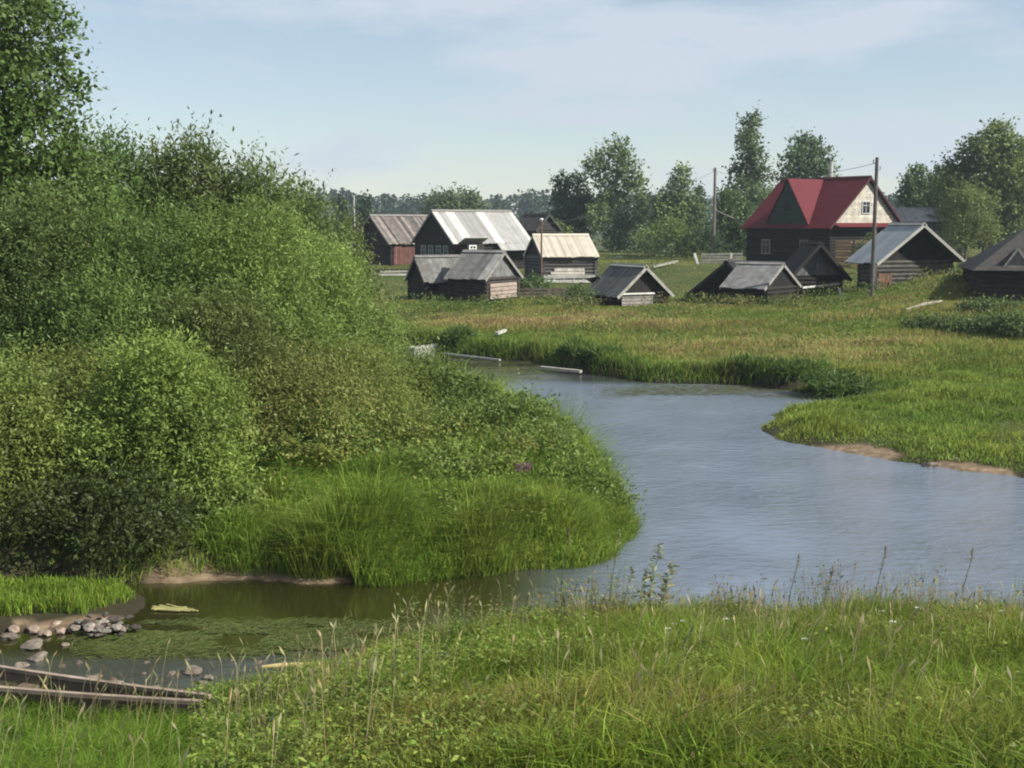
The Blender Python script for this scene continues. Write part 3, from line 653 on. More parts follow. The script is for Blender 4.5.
bgtree('spruce_tree', 'dark conifer just beyond the end of the thicket', 342, 138, [(342, 203, 4, 9), (343, 216, 8, 9), (342, 232, 12, 14)], 2600, .26, (.03, .05, .024), .2)
GS = 'shrubs about the village'
def vshrub(label, px, Y, top, w, n, tint, ll=.14, name='garden_shrub', seed=1):
    return shrub(name, label, 'shrub', px, Y, top, w, n, ll, ll * .6, tint, GS, seed=seed, nl=8, trunk_r=.03, stems=4, mt=M_FARLEAF, twig=ll * 3)
vshrub('sunlit yellow green shrub below the narrow topped tree', 672, 108, 219, 50, 5000, (.095, .14, .036), .18, seed=3)
vshrub('small yellow green shrub above the pale roofed shed', 557, 112, 221, 32, 2600, (.10, .135, .036), .18, seed=4)
vshrub('dark shrub at the foot of the utility pole', 706, 100, 226, 36, 3200, (.036, .06, .024), .18, seed=5)
vshrub('dark shrub left of the fence, right of the sunlit shrub', 648, 112, 229, 30, 2600, (.05, .085, .03), .18, seed=6)
vshrub('green shrub between the white gable and the metal roofed shed', 872, 72, 234, 22, 2200, (.07, .10, .032), .12, seed=7)
vshrub('dark little bush on the slope below the pale roofed shed', 533, 66, 277, 32, 2400, (.055, .09, .03), .12, seed=8)
vshrub('small dark bush below the corner of the dark bath house', 578, 57.5, 285, 26, 1800, (.06, .095, .03), .1, seed=9)
for q, (px, Y, top, w, lab) in enumerate([(940, 45, 320, 46, 'low shrub left of the two on the right slope, below the fallen log'), (978, 44, 322, 52, 'olive shrub between the two others on the right slope'), (1015, 43, 316, 58, 'shrub at the right edge below the black log house'),
                                         (995, 48.5, 303, 46, 'sprawling shrub in front of the black log house')]):
    vshrub(lab, px, Y, top, w, 6500, (.065, .095, .03), .1, 'slope_shrub', 20 + q)
for q, (px, py, w, lab) in enumerate([(600, 373, 30, 'dark grassy tussock overhanging the water by the pale beam'), (578, 368, 22, 'small dark tussock left of the one by the pale beam'), (752, 385, 34, 'dark tussock where the cut bank starts on the right'), (800, 389, 46, 'middle tussock of the cut bank behind the green spit'),
                                         (838, 398, 50, 'last tussock of the cut bank before the bright grass'), (456, 354, 24, 'dark tussock by the far moored boat')]):
    Y = at(px, py)[1] + .5
    shrub('sedge_tussock', lab, 'sedge', px, Y, py - 19, w, 4200, .28, .03, (.05, .09, .018), 'tussocks along the cut bank', seed=40 + q, nl=5, trunk_r=.015, stems=3, mt=M_FARLEAF, twig=.2, up=.8)

# far forest: one mass of conifers and birches
vs, cs = [], []
for i in range(2100):
    a = math.radians(random.uniform(-48, 48)); r = random.uniform(330, 520); X, Y_ = r * math.sin(a), r * math.cos(a)
    hgt = random.uniform(.82, 1.06) * (11.8 + 3.4 * (r - 330) / 190) * (1.0 + .05 * math.sin(a * 31) + .04 * math.sin(a * 77)); con = random.random() < .8
    m = 80 if con else 60
    t = R.random(m) ** .8; an = R.random(m) * 2 * PI
    rad = (hgt * .17 * (1 - t) + .15) if con else hgt * .24 * np.sqrt(np.clip(1 - (2 * t - .9) ** 2, .05, 1))
    rad = rad * np.sqrt(R.random(m) * .7 + .3)
    P = np.stack([X + np.cos(an) * rad, Y_ + np.sin(an) * rad, 2 + hgt * (.08 + .9 * t)], 1)
    d1 = nrm(np.stack([np.cos(an), np.sin(an), (-.35 if con else .3) + .4 * R.standard_normal(m)], 1)); d2 = nrm(np.cross(d1, R.standard_normal((m, 3)) + [0, 0, 1]))
    sz = (1.15 if con else 1.15) * (.6 + .8 * R.random((m, 1)))
    vs.append(np.stack([P, P + d1 * sz * .5 + d2 * sz * .4, P + d1 * sz, P + d1 * sz * .5 - d2 * sz * .4], 1))
    c0 = np.array((.028, .05, .03) if con else (.045, .075, .034)) * random.uniform(.8, 1.25)
    cs.append(c0[None] * (1 + .15 * R.standard_normal((m, 1))))
tag(npmesh('forest', np.concatenate(vs), 4, np.clip(np.concatenate(cs), .004, 1), M_FARLEAF), 'distant mixed forest along the horizon', 'forest', kind='stuff')

# ------------------------------------------------------------------ village
def jit(c, s=.1):
    f = 1 + random.uniform(-s, s); return tuple(max(.003, q * f) for q in c)
def house(key, name, label, cat, group, wall_c, gable_c, roof_c, roof_fn=None, oh=.3, oe=.35, plank=.22, mt_roof=M_WOOD, logs=True, drop=.5, roof_thick=.04, barge=None):
    X, Y, yaw, Lr, Wr, zg, ze, zr = BLD[key]
    root = thing(name, label, cat, (X, Y, zg), math.radians(yaw), group)
    he, hr = ze - zg, zr - zg
    sl = (hr - he) / (Wr / 2)                                   # roof slope
    L2, W2 = Lr / 2 - oh, Wr / 2 - oe
    hw = he + sl * oe - .06                                     # wall top under roof
    mb = MB(); lh = .2
    k = 0; zz = -drop
    core = jit(wall_c, .0); cc = tuple(q * .7 for q in core)
    mb.box((0, 0, (hw - drop) / 2), (L2 - .05, 0, 0), (0, W2 - .05, 0), (0, 0, (hw + drop) / 2), cc)
    while zz < hw - .03:
        h_ = min(lh, hw - zz); zc = zz + h_ / 2
        for s in (-1, 1):
            ex = .14 if logs else 0
            if logs:
                mb.tube([(-L2 - ex, s * W2, zc), (L2 + ex, s * W2, zc)], [h_ * .54] * 2, jit(wall_c, .25), 8)
                mb.tube([(s * L2, -W2 - ex, zc + .02), (s * L2, W2 + ex, zc + .02)], [h_ * .54] * 2, jit(wall_c, .25), 8)
            else:
                mb.box((0, s * (W2 - .02), zc), (L2, 0, 0), (0, .03, 0), (0, 0, h_ * .47), jit(wall_c, .2))
                mb.box((s * (L2 - .02), 0, zc), (.03, 0, 0), (0, W2 - .051, 0), (0, 0, h_ * .47), jit(wall_c, .2))
        zz += lh
    mb.build('wall', M_WOOD, root)
    for s in (-1, 1):                                           # gable boarding
        gb = MB()
        n = max(5, int(2 * W2 / .19)); bw = 2 * W2 / n
        for i in range(n):
            yc = -W2 + (i + .5) * bw; top = hw + sl * (W2 - abs(yc)) - .03
            if top - hw > .04:
                gb.box((s * (L2 + .02), yc, (hw + top) / 2 - .02), (.015, 0, 0), (0, bw * .47, 0), (0, 0, (top - hw) / 2 + .02), jit(gable_c, .16))
        gb.add([(s * (L2 - .02), -W2, hw), (s * (L2 - .02), W2, hw), (s * (L2 - .02), 0, hw + sl * W2 - .03)], [(0, 1, 2), (2, 1, 0)][:1], tuple(q * .6 for q in gable_c))
        gb.build('gable', M_WOOD, root)
    rf = MB()
    n = max(4, int(Lr / plank)); pw = Lr / n
    su = np.array([0, Wr / 2, -(hr - he)]); ln = np.linalg.norm(su)
    for s in (-1, 1):
        dv = np.array([0, s * Wr / 2, -(hr - he)]) / ln; nv = np.array([0, s * (hr - he), Wr / 2]) / ln
        for i in range(n):
            xc = -Lr / 2 + (i + .5) * pw
            c = roof_fn(xc / Lr + .5, s) if roof_fn else jit(roof_c, .22)
            l_ = ln + random.uniform(-.05, .05) * (plank < .5); lift = random.uniform(0, .018)
            p0 = np.array([xc, 0, hr]) + nv * (lift + roof_thick / 2) + dv * .01
            rf.box(p0 + dv * l_ / 2, (pw * .492, 0, 0), dv * l_ / 2, nv * roof_thick / 2, c)
        rf.add([np.array([-Lr / 2 + .02, 0, hr - .02]), np.array([Lr / 2 - .02, 0, hr - .02]), np.array([Lr / 2 - .02, 0, hr - .02]) + dv * (ln - .08), np.array([-Lr / 2 + .02, 0, hr - .02]) + dv * (ln - .08)], [(0, 1, 2, 3) if s < 0 else (3, 2, 1, 0)], (.035, .03, .026))
        nz = np.array([0, 0, roof_thick + .045])
    rf.box((0, .06, hr + roof_thick + .02), (Lr / 2 + .02, 0, 0), (0, .09, -.06), (0, .01, .015), jit(barge or roof_c, .1))
    rf.box((0, -.06, hr + roof_thick + .024), (Lr / 2 + .02, 0, 0), (0, .09, .06), (0, -.01, .015), jit(barge or roof_c, .1))
    roof = rf.build('roof', mt_roof, root)
    for e in (-1, 1):
        for s in (-1, 1):
            dv = np.array([0, s * Wr / 2, -(hr - he)]) / ln; nv = np.array([0, s * (hr - he), Wr / 2]) / ln
            p0 = np.array([e * (Lr / 2 + .018), s * .012, hr - .03]); bb = MB(); bb.box(p0 + dv * ln / 2, (.015, 0, 0), dv * (ln / 2 - .02), nv * .07, jit(barge or roof_c, .1))
            bb.build('barge_board', mt_roof, roof)
    return root, dict(L2=L2, W2=W2, hw=hw, he=he, hr=hr, sl=sl, Lr=Lr, Wr=Wr, ln=ln)
def window(root, c, axis, out, w, h, frame_c, name='window', bars=True):
    """c centre on wall plane, axis unit along wall, out outward normal"""
    c, ax, ou, up = np.array(c, float), np.array(axis, float), np.array(out, float), np.array([0, 0, 1.])
    m = MB(); t = .07
    for s in (-1, 1):
        m.box(c + ax * s * (w / 2 + t / 2) + ou * .02, ax * t / 2, up * (h / 2 + t), ou * .025, frame_c)
        m.box(c + up * s * (h / 2 + t / 2) + ou * .02, ax * w / 2, up * t / 2, ou * .024, frame_c)
    if bars:
        m.box(c + ou * .012, ax * .02, up * h / 2, ou * .012, frame_c); m.box(c + up * h * .18 + ou * .011, ax * w / 2, up * .02, ou * .010, frame_c)
    o = m.build(name, M_WOOD, root)
    MB().box(c + ou * .001, ax * w / 2, up * h / 2, ou * .006, (.02, .02, .02)).build('pane', M_GLASS, o)
    return o
def door(root, c, axis, out, w, h, col):
    c, ax, ou, up = np.array(c, float), np.array(axis, float), np.array(out, float), np.array([0, 0, 1.]); m = MB()
    n = 4
    for i in range(n): m.box(c + ax * (-w / 2 + (i + .5) * w / n) + ou * .02, ax * w / n * .47, up * h / 2, ou * .02, jit(col, .15))
    for s in (-1, 1): m.box(c + ax * s * (w / 2 + .04) + ou * .025, ax * .04, up * (h / 2 + .05), ou * .03, jit(col, .1))
    o = m.build('door', M_WOOD, root)
    MB().box(c + ax * w * .36 + ou * .06, ax * .012, up * .08, ou * .02, (.03, .03, .03)).build('handle', M_METAL, o)
    return o
DKW, BRN, GRY = (.022, .0185, .0155), (.085, .05, .036), (.21, .20, .185)
GH, GSH = 'village houses', 'small sheds and bath houses on the bank'
# barn, far left
def rb1(u, s): return jit((.15, .13, .112) if random.random() < .5 else (.08, .072, .064), .35)
r, q = house('B1', 'wooden_barn', 'dark barn with patchy brown grey roof, beside the thin pale pole', 'barn', GH, (.016, .012, .01), (.012, .01, .009), GRY, rb1, plank=.2, mt_roof=M_WOOD)
m = MB(); 
for i in range(12): m.box((-q['L2'] + .3 + i * .18, -q['W2'] - .13, q['hw'] / 2 - .2), (.08, 0, 0), (0, .015, 0), (0, 0, q['hw'] / 2 - .05), jit((.12, .055, .045), .2))
m.build('plank_cladding', M_WOOD, r)
# striped long house
def rb2(u, s):
    if s > 0: return jit(GRY, .15)
    b = (.42, .405, .37) if (u < .06 or .16 < u < .27 or .52 < u < .63 or u > .96) else ((.22, .215, .205) if (.27 < u < .52) else (.26, .255, .245))
    return jit(b, .07)
r, q = house('B2', 'log_house', 'long dark log house with pale striped roof and a row of gable windows', 'house', GH, DKW, (.014, .012, .01), GRY, rb2, plank=.16, mt_roof=M_METAL)
for yy in (-1.35, -.35, .65, 1.6):
    window(r, (-q['L2'] - .13, -yy, 1.5), (0, 1, 0), (-1, 0, 0), .5, .85, (.30, .32, .33))
pm = MB(); pr = (-q['L2'] + 1.15)                                   # porch on the long side
porch = pm.box((pr, -q['W2'] - .65, .75), (.75, 0, 0), (0, .5, 0), (0, 0, 1.35), (.03, .025, .021)).build('porch', M_WOOD, r)
window(porch, (pr - .3, -q['W2'] - 1.15, 1.68), (1, 0, 0), (0, -1, 0), .5, .6, (.7, .7, .68))
pm = MB()
for i in range(7):
    xx = pr - .9 + i * .3
    pm.box((xx, -q['W2'] - .72, 2.32), (.145, 0, 0), (0, .62, -.28), (0, .012, .02), jit((.36, .35, .33), .1))
pm.build('porch_roof', M_METAL, porch)
em = MB()                                                          # lean-to that carries the roof further down on its right half
for i in range(16):
    xx = .35 + i * .2
    sl = q['sl']; y0 = -q['Wr'] / 2 - .02
    em.box((xx, y0 - .28, q['he'] - .28 * sl - .01), (.095, 0, 0), (0, .3, .3 * sl), (0, -.02 * sl, .02), jit((.28, .275, .26), .15))
em.build('eave_extension', M_METAL, r)
# grey pair of sheds at the front left
r, q = house('B3', 'log_shed', 'low grey roofed shed at the left end, its dark gable to the left', 'shed', GSH, DKW, (.012, .01, .009), (.13, .125, .115), oh=.2, oe=.25)
door(r, (-.2, -q['W2'] - .1, .25), (1, 0, 0), (0, -1, 0), .5, .75, (.07, .055, .045))
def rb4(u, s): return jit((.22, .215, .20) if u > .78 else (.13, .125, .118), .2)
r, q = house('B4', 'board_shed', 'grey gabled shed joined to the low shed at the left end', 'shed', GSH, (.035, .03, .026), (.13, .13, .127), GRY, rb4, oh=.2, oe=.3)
m = MB()
for i in range(4): m.box((q['L2'] + .14, 0, .1 + i * .2), (.02, 0, 0), (0, q['W2'] * .85, 0), (0, 0, .085), jit((.27, .22, .18), .15))
m.build('plank_cladding', M_WOOD, r)
# pale roofed shed
def rb5(u, s): return jit((.40, .36, .29), .12)
r, q = house('B5', 'storage_shed', 'shed with smooth pale cream roof and white boards along its front', 'shed', GSH, (.07, .066, .062), (.016, .014, .012), (.5, .45, .37), rb5, plank=.15, mt_roof=M_METAL, oh=.15, oe=.3)
m = MB()
for k_ in range(3):
    m.box((-.25 + .1 * k_, -q['W2'] - .16, .12 + k_ * .2), (1.2 - .12 * k_, 0, 0), (0, .02, 0), (0, 0, .085), jit((.5, .46, .40), .1))
m.build('lower_boarding', M_WOOD, r)
# dark bath house in the middle
def rb6(u, s): return jit((.095, .094, .09), .25)
r, q = house('B6', 'bath_house', 'low dark bath house with its gable to the right and a pale topped plank lean-to', 'shed', GSH, DKW, (.016, .014, .012), (.2, .19, .17), rb6, oh=.3, oe=.3, barge=(.26, .25, .22))
m = MB()
for k_ in range(5): m.box((q['L2'] + .22, -.42, -.12 + k_ * .15), (.02, 0, 0), (0, .85, 0), (0, 0, .065), jit((.22, .20, .18), .2))
lt = m.build('lean_to', M_WOOD, r)
MB().box((q['L2'] + .2, -.42, .60), (.12, 0, 0), (0, .9, 0), (0, 0, .03), (.58, .56, .52)).build('top_plank', M_WOOD, lt)
m = MB()
for i in range(9): m.box((-q['L2'] - .15 - .16 * i, .1, .85 - .02 * i), (.075, 0, 0), (0, .95, -.45), (0, .012, .02), jit((.13, .125, .12), .2))
m.build('side_roof', M_WOOD, r)
# pair with the slab roof
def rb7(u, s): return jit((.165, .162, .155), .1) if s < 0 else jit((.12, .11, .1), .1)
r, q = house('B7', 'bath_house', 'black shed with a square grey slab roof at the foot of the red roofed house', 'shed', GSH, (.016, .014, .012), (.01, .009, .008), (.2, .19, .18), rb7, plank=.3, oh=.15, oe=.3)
house('B7b', 'bath_house', 'black shed with steep dark roof down to the grass, left of the grey slab roof', 'shed', GSH, (.012, .011, .01), (.010, .009, .008), (.03, .028, .026), lambda u, s: jit((.022, .02, .019), .2), oh=.2, oe=.3)
r, q = house('B8', 'bath_house', 'black gabled shed with a grey triangle of boards, left of the metal roofed shed', 'shed', GSH, (.012, .011, .01), (.10, .10, .105), (.028, .026, .025), oh=.6, oe=.3, barge=(.02, .018, .017))
MB().bar((q['L2'] + .3, -.75, .62), (q['L2'] + .3, 1.25, .78), .05, .09, (.55, .53, .48)).build('cross_plank', M_WOOD, r)
# metal roofed log shed
def rb9(u, s): return jit((.25, .27, .285), .06)
r, q = house('B9', 'log_shed', 'log shed with blue grey sheet roof and deep overhanging gable, behind the front pole', 'shed', GSH, (.075, .068, .06), (.014, .012, .01), (.3, .3, .3), rb9, plank=.45, mt_roof=M_METAL, oh=.8, oe=.35, barge=(.30, .29, .26))
door(r, (q['L2'] + .12, -q['W2'] + .55, .4), (0, 1, 0), (1, 0, 0), .55, .95, (.17, .09, .06))
m = MB()
for k_ in range(2): m.bar((q['L2'] + .2, -q['W2'] + .1 + .1 * k_, -.2), (q['L2'] + .28, -q['W2'] + .02 + .1 * k_, .75 - .1 * k_), .07, .04, jit((.36, .33, .28), .1))
m.build('leaning_plank', M_WOOD, r)
# red roofed house
REDC = (.088, .010, .015)
def rbr(u, s): return jit(REDC, .05)
r, q = house('RH', 'red_roofed_house', 'large house with crimson metal roof, dark dormer gable and white boarded end', 'house', GH, (.010, .0085, .0075), (.40, .37, .31), REDC, rbr, plank=.5, mt_roof=M_METAL, oh=.35, oe=.45, barge=(.06, .02, .022))
L2, W2, he, hr, hw = q['L2'], q['W2'], q['he'], q['hr'], q['hw']
m = MB()                                                            # horizontal white boards over the end gable
zz = hw + .02
while zz < hr - .45:
    half = (hr - .2 - zz) / q['sl'] - .06
    m.box((L2 + .06, 0, zz + .1), (.015, 0, 0), (0, half - .12, 0), (0, 0, .095), jit((.40, .37, .31), .12)); zz += .205
m.build('end_boarding', M_WOOD, r)
window(r, (L2 + .09, -.1, hw + 1.15), (0, 1, 0), (1, 0, 0), .75, .75, (.36, .36, .36))
m = MB()                                                            # red skirt roof under the white gable
for i in range(16): m.box((L2 + .42, -W2 + .25 + i * (2 * W2 - .5) / 15, hw - .06), (.4, 0, -.14), (0, .235, 0), (.006, 0, .018), jit(REDC, .06))
m.build('skirt_roof', M_METAL, r)
# dormer on the front slope
dw = 3.7; zb, za = he + .28, hr - .12; yf = -q['Wr'] / 2 + .32
m = MB(); n = 18
for i in range(n):
    xc = -dw / 2 + (i + .5) * dw / n; top = zb + (za - zb) * (1 - abs(xc) / (dw / 2))
    m.box((xc, yf, (zb + top) / 2), (dw / n * .47, 0, 0), (0, .02, 0), (0, 0, (top - zb) / 2), jit((.026, .04, .034), .15))
m.box((0, yf - .03, zb - .06), (dw / 2, 0, 0), (0, .03, 0), (0, 0, .05), (.16, .17, .2))
dm = m.build('dormer', M_WOOD, r)
m = MB()
yb = -.15
for s in (-1, 1):
    a0, a1 = np.array([0, yf - .12, za + .05]), np.array([s * (dw / 2 + .25), yf - .12, zb - .2])
    b0 = np.array([0, yb, za + .05]); b1 = np.array([s * .02, yb, za - .05])
    yv = yf + .3
    b1 = np.array([s * (dw / 2 + .25), yf + .05, zb - .2])
    nrmv = np.array([s * .02, 0, .03])
    m.add([a0, a1, b1, b0, a0 + nrmv, a1 + nrmv, b1 + nrmv, b0 + nrmv], [(0, 3, 2, 1), (4, 5, 6, 7), (0, 1, 5, 4), (1, 2, 6, 5), (2, 3, 7, 6), (3, 0, 4, 7)], jit(REDC, .04))
m.build('dormer_roof', M_METAL, dm)
MB().box((0, yf - .03, zb + 1.2), (.3, 0, 0), (0, .01, 0), (0, 0, .22), (.012, .016, .015)).build('dormer_vent', M_WOOD, dm)
window(r, (-1.9, -W2 - .14, .95), (1, 0, 0), (0, -1, 0), .65, .9, (.25, .25, .24))
window(r, (1.6, -W2 - .14, .95), (1, 0, 0), (0, -1, 0), .65, .9, (.2, .2, .2))
MB().bar((.2, -q['Wr'] / 2 + .1, -.4), (.2, -q['Wr'] / 2 + .1, he - .05), .22, .22, (.40, .37, .33)).build('porch_post', M_WOOD, r)
MB().tube([(.3, .3, hr - .3), (.3, .3, hr + 1.25)], [.14, .14], (.42, .41, .38), 8).build('chimney', M_STONE, r)
# two far roofs
def farhouse(name, label, px, Y, yaw, L, W, ze_py, zr_py, roofc, wallc):
    X = (px - 512) / FPX * Y * CT; zg = H(X, Y)
    BLD['t'] = (X, Y, yaw, L, W, zg, CZ + (HOR - ze_py) / FPX * Y, CZ + (HOR - zr_py) / FPX * Y)
    return house('t', name, label, 'house', GH, wallc, wallc, roofc, lambda u, s: jit(roofc, .18), plank=.4)
farhouse('wooden_house', 'black roof peak between the striped roof and the pale roofed shed', 537, 104, -50, 3.2, 3.0, 231, 215, (.05, .046, .042), (.03, .026, .023))
farhouse('wooden_house', 'long low old grey roof right of the white gable, under the dark tree', 924, 100, -4, 5.5, 5, 222, 209.5, (.25, .235, .22), (.05, .045, .04))
# black log house at the right edge: hipped roof with small gablet
X, Y, _ = atY(1042, 300, 53); zg = H(X, Y)
r = thing('log_house', 'black log house with hipped roof and pale gablet, cut by the right edge', 'house', (X, Y, zg), math.radians(-14), GH)
wz = CZ - (267 - HOR) / FPX * 51 - zg; Wd, Dp = 2.9, 2.5
m = MB(); m.box((0, 0, wz / 2 - .3), (Wd - .1, 0, 0), (0, Dp - .1, 0), (0, 0, wz / 2 + .3), (.02, .018, .016))
zz = -.5
while zz < wz:
    for s in (-1, 1):
        m.tube([(-Wd - .15, s * Dp, zz), (Wd + .15, s * Dp, zz)], [.11] * 2, jit((.026, .022, .019), .3), 8); m.tube([(s * Wd, -Dp - .15, zz + .03), (s * Wd, Dp + .15, zz + .03)], [.11] * 2, jit((.026, .022, .019), .3), 8)
    zz += .2
m.build('wall', M_WOOD, r)
m = MB(); e = .4; hz = wz + 1.75; rx = .7
A = [(-Wd - e, -Dp - e, wz - .12), (Wd + e, -Dp - e, wz - .12), (Wd + e, Dp + e, wz - .12), (-Wd - e, Dp + e, wz - .12), (-rx, 0, hz), (rx, 0, hz)]
m.add(A, [(0, 1, 5, 4), (1, 2, 5), (2, 3, 4, 5), (3, 0, 4)], (.045, .04, .036)); m.add([(p[0], p[1], p[2] - .06) for p in A[:4]], [(3, 2, 1, 0)], (.03, .026, .022))
rf = m.build('roof', M_WOOD, r)
m = MB(); gx_, gy_, gz_ = -1.5, -Dp - .1, wz + .02
m.add([(gx_ - .5, gy_, gz_), (gx_ + .5, gy_, gz_), (gx_, gy_, gz_ + .72), (gx_ - .5, gy_ + .3, gz_), (gx_ + .5, gy_ + .3, gz_), (gx_, gy_ + 1.1, gz_ + .72)], [(0, 1, 2), (0, 2, 5, 3), (1, 4, 5, 2)], (.13, .12, .11))
for s in (-1, 1): m.bar((gx_ + s * .53, gy_ - .03, gz_), (gx_, gy_ - .03, gz_ + .76), .05, .07, (.36, .33, .30))
m.bar((gx_ - .55, gy_ - .03, gz_ + .02), (gx_ + .55, gy_ - .03, gz_ + .02), .05, .07, (.34, .31, .28))
m.build('gablet', M_WOOD, rf)

# ------------------------------------------------------------------ poles, wires, fences, planks
def pole(label, px, Y, top, r=.11, base_py=None, cap=False, tilt=0, col=(.15, .13, .115), arm=True, brace=None):
    X = (px - 512) / FPX * Y * CT; zg = H(X, Y); h = CZ + (HOR - top) / FPX * Y - zg
    o = thing('utility_pole', label, 'pole', (X, Y, zg), 0, 'poles in the village')
    MB().tube([(0, 0, -.3), (tilt * .5, 0, h / 2), (tilt, 0, h)], [r, r * .9, r * .75], col, 9).build('shaft', M_WOOD, o)
    if arm:
        for k_, s in enumerate((-1, 1)):
            MB().tube([(tilt, 0, h - .25 - .3 * k_), (tilt + s * .16, 0, h - .25 - .3 * k_), (tilt + s * .16, 0, h - .1 - .3 * k_)], [.02, .02, .035], (.3, .3, .3), 6).build('insulator', M_METAL, o)
    if cap: MB().tube([(tilt, 0, h - .02), (tilt, 0, h + .1), (tilt, 0, h + .16)], [.05, .13, .06], (.65, .65, .62), 8).build('insulator', M_METAL, o)
    if brace: MB().tube([(0, 0, h * .55), brace], [.06, .06], col, 7).build('brace', M_WOOD, o)
    return (X + tilt, Y, zg + h)
tops = [pole('slender weathered utility pole with a brace, left of the red roof', 714, 92, 169, .13, brace=(2.1, -.5, 2.9)),
        pole('tall dark utility pole in front of the white gable', 874.5, 54.5, 159, .10, col=(.10, .09, .085)),
        pole('short brown pole with white insulator at the pale roofed shed', 541.5, 73, 221, .06, cap=True, arm=False, col=(.12, .07, .05)),
        pole('thin pale pole left of the dark barn', 354.5, 90, 196, .06, arm=False, col=(.40, .39, .36))]
def wire(label, a, b, sag):
    pts = [(a[0] + (b[0] - a[0]) * t, a[1] + (b[1] - a[1]) * t, a[2] - .25 + (b[2] - a[2]) * t - sag * 4 * t * (1 - t)) for t in np.linspace(0, 1, 14)]
    m = MB().tube(pts, [.011] * 14, (.06, .06, .06), 5)
    tag(m.build('power_line', M_METAL), label, 'wire', 'power lines')
wire('thin wire from the white insulator pole to the braced pole', tops[2], tops[0], .5)
wire('thin wire between the braced pole and the tall dark pole', tops[0], tops[1], .6)
def plank_obj(name, label, cat, p, q, w, t, col, mt=M_WOOD, group=None):
    a, b = np.array(p), np.array(q); m = MB(); mid = (a + b) / 2
    m.bar(a - mid, b - mid, w, t, col)
    o = m.build(name, mt); o.location = mid.tolist(); return tag(o, label, cat, group)
def gp(px, py, dz=0, z=None):
    # ground point seen at that pixel: walk out along the line of sight
    for Y in np.arange(8, 140, .25):
        q = atY(px, py, Y)
        if q[2] <= H(q[0], Y) + .02: return (q[0], Y, H(q[0], Y) + dz)
    return atY(px, py, 60)
def line_on_ground(px0, py0, px1, py1, dz):
    return gp(px0, py0, dz), gp(px1, py1, dz)
a, b = line_on_ground(653, 270, 680, 266.5, .22); plank_obj('white_plank', 'long pale plank lying on the grass right of the middle bath house', 'plank', a, (b[0], a[1] + 2, b[2] + .1), .16, .1, (.24, .23, .20))
a = gp(616, 259, .2); plank_obj('white_plank', 'short pale plank in the grass right of the cream roofed shed', 'plank', (a[0] - .6, a[1], a[2]), (a[0] + .6, a[1], a[2]), .16, .1, (.24, .23, .20))
a = gp(906, 313, .12); b = gp(941, 306, .2); 
m = MB().tube([np.array(a), (np.array(a) + b) / 2 + [0, 0, .05], np.array(b)], [.07, .08, .06], (.26, .24, .20), 8); tag(m.build('fallen_log', M_WOOD), 'pale barkless log lying on the slope left of the black log house', 'log')
def post(label, px, py_base, h, lean, w, col, Y=None):
    a = gp(px, py_base) if Y is None else ((px - 512) / FPX * Y * CT, Y, H((px - 512) / FPX * Y * CT, Y))
    o = MB().bar((0, 0, -.15), (lean, 0, h), w, w * .6, col, (0, 1, 0)).build('fence_post', M_WOOD); o.location = a
    tag(o, label, 'post', 'odd posts in the village')
post('white leaning post at the left end of the grey fence', 699.5, 262, .75, -.3, .16, (.62, .60, .55), 82)
post('pale upright post in the grey fence near the red house', 731, 262, .75, .08, .16, (.48, .44, .36), 82)
post('white tilted post between the black gabled shed and metal roofed shed', 844.5, 289, .5, -.12, .09, (.58, .56, .52), 55)
post('thin white tipped post below the corner of the metal roofed shed', 871, 270, .1, .05, .09, (.5, .48, .45), 56.5)
def fence(label, px0, px1, Y, h, rails, col, n, group='old fences'):
    x0, x1 = (px0 - 512) / FPX * Y * CT, (px1 - 512) / FPX * Y * CT; xm = (x0 + x1) / 2; zg = H(xm, Y)
    o = thing('plank_fence', label, 'fence', (xm, Y, zg), 0, group)
    for i in range(n):
        x = x0 + (x1 - x0) * i / (n - 1) - xm; MB().box((x, .05, h / 2 - .1), (.05, 0, 0), (0, .04, 0), (0, 0, h / 2 + .1), jit(col, .15)).build('post', M_WOOD, o)
    for k_ in range(rails):
        MB().box((0, -.02, h * (k_ + .6) / rails), ((x1 - x0) / 2 + .1, 0, .03 * (k_ % 2)), (0, .02, 0), (0, 0, h / rails * .33), jit(col, .15)).build('rail', M_WOOD, o)
fence('old grey plank fence left of the red roofed house', 703, 742, 83.5, .75, 4, (.22, .21, .18), 5)
fence('low whitish rail fence in front of the dark barn', 380, 408, 84, .42, 2, (.48, .45, .38), 4)
fence('white and grey board fence before the cream roofed shed', 545, 594, 71.5, .5, 2, (.5, .48, .43), 6)
fence('brown sloping plank fence between the sheds, under the cream roof', 509, 580, 64, .5, 3, (.13, .105, .085), 9)
# timber stack at the end of the red house
a = (at(846, 250, 2.5)[0] * 0 + (847 - 512) / FPX * 80, 80); zg = H(*a)
o = thing('timber_stack', 'stack of orange sawn boards below the white gable', 'timber', (a[0], a[1], zg), math.radians(-20))
for k_ in range(9):
    MB().box((-.35, 0, .12 + .2 * k_), (.5, 0, 0), (0, .3, 0), (0, 0, .07), jit((.46, .29, .14) if k_ % 2 else (.30, .17, .10), .15)).build('board', M_WOOD, o)
m = MB()
for s in (0, .62): m.box((.48 + s, 0, .85), (.06, 0, 0), (0, .3, 0), (0, 0, .85), (.52, .32, .14))
m.box((.79, 0, 1.74), (.42, 0, 0), (0, .3, 0), (0, 0, .06), (.55, .36, .17)); m.build('frame', M_WOOD, o)

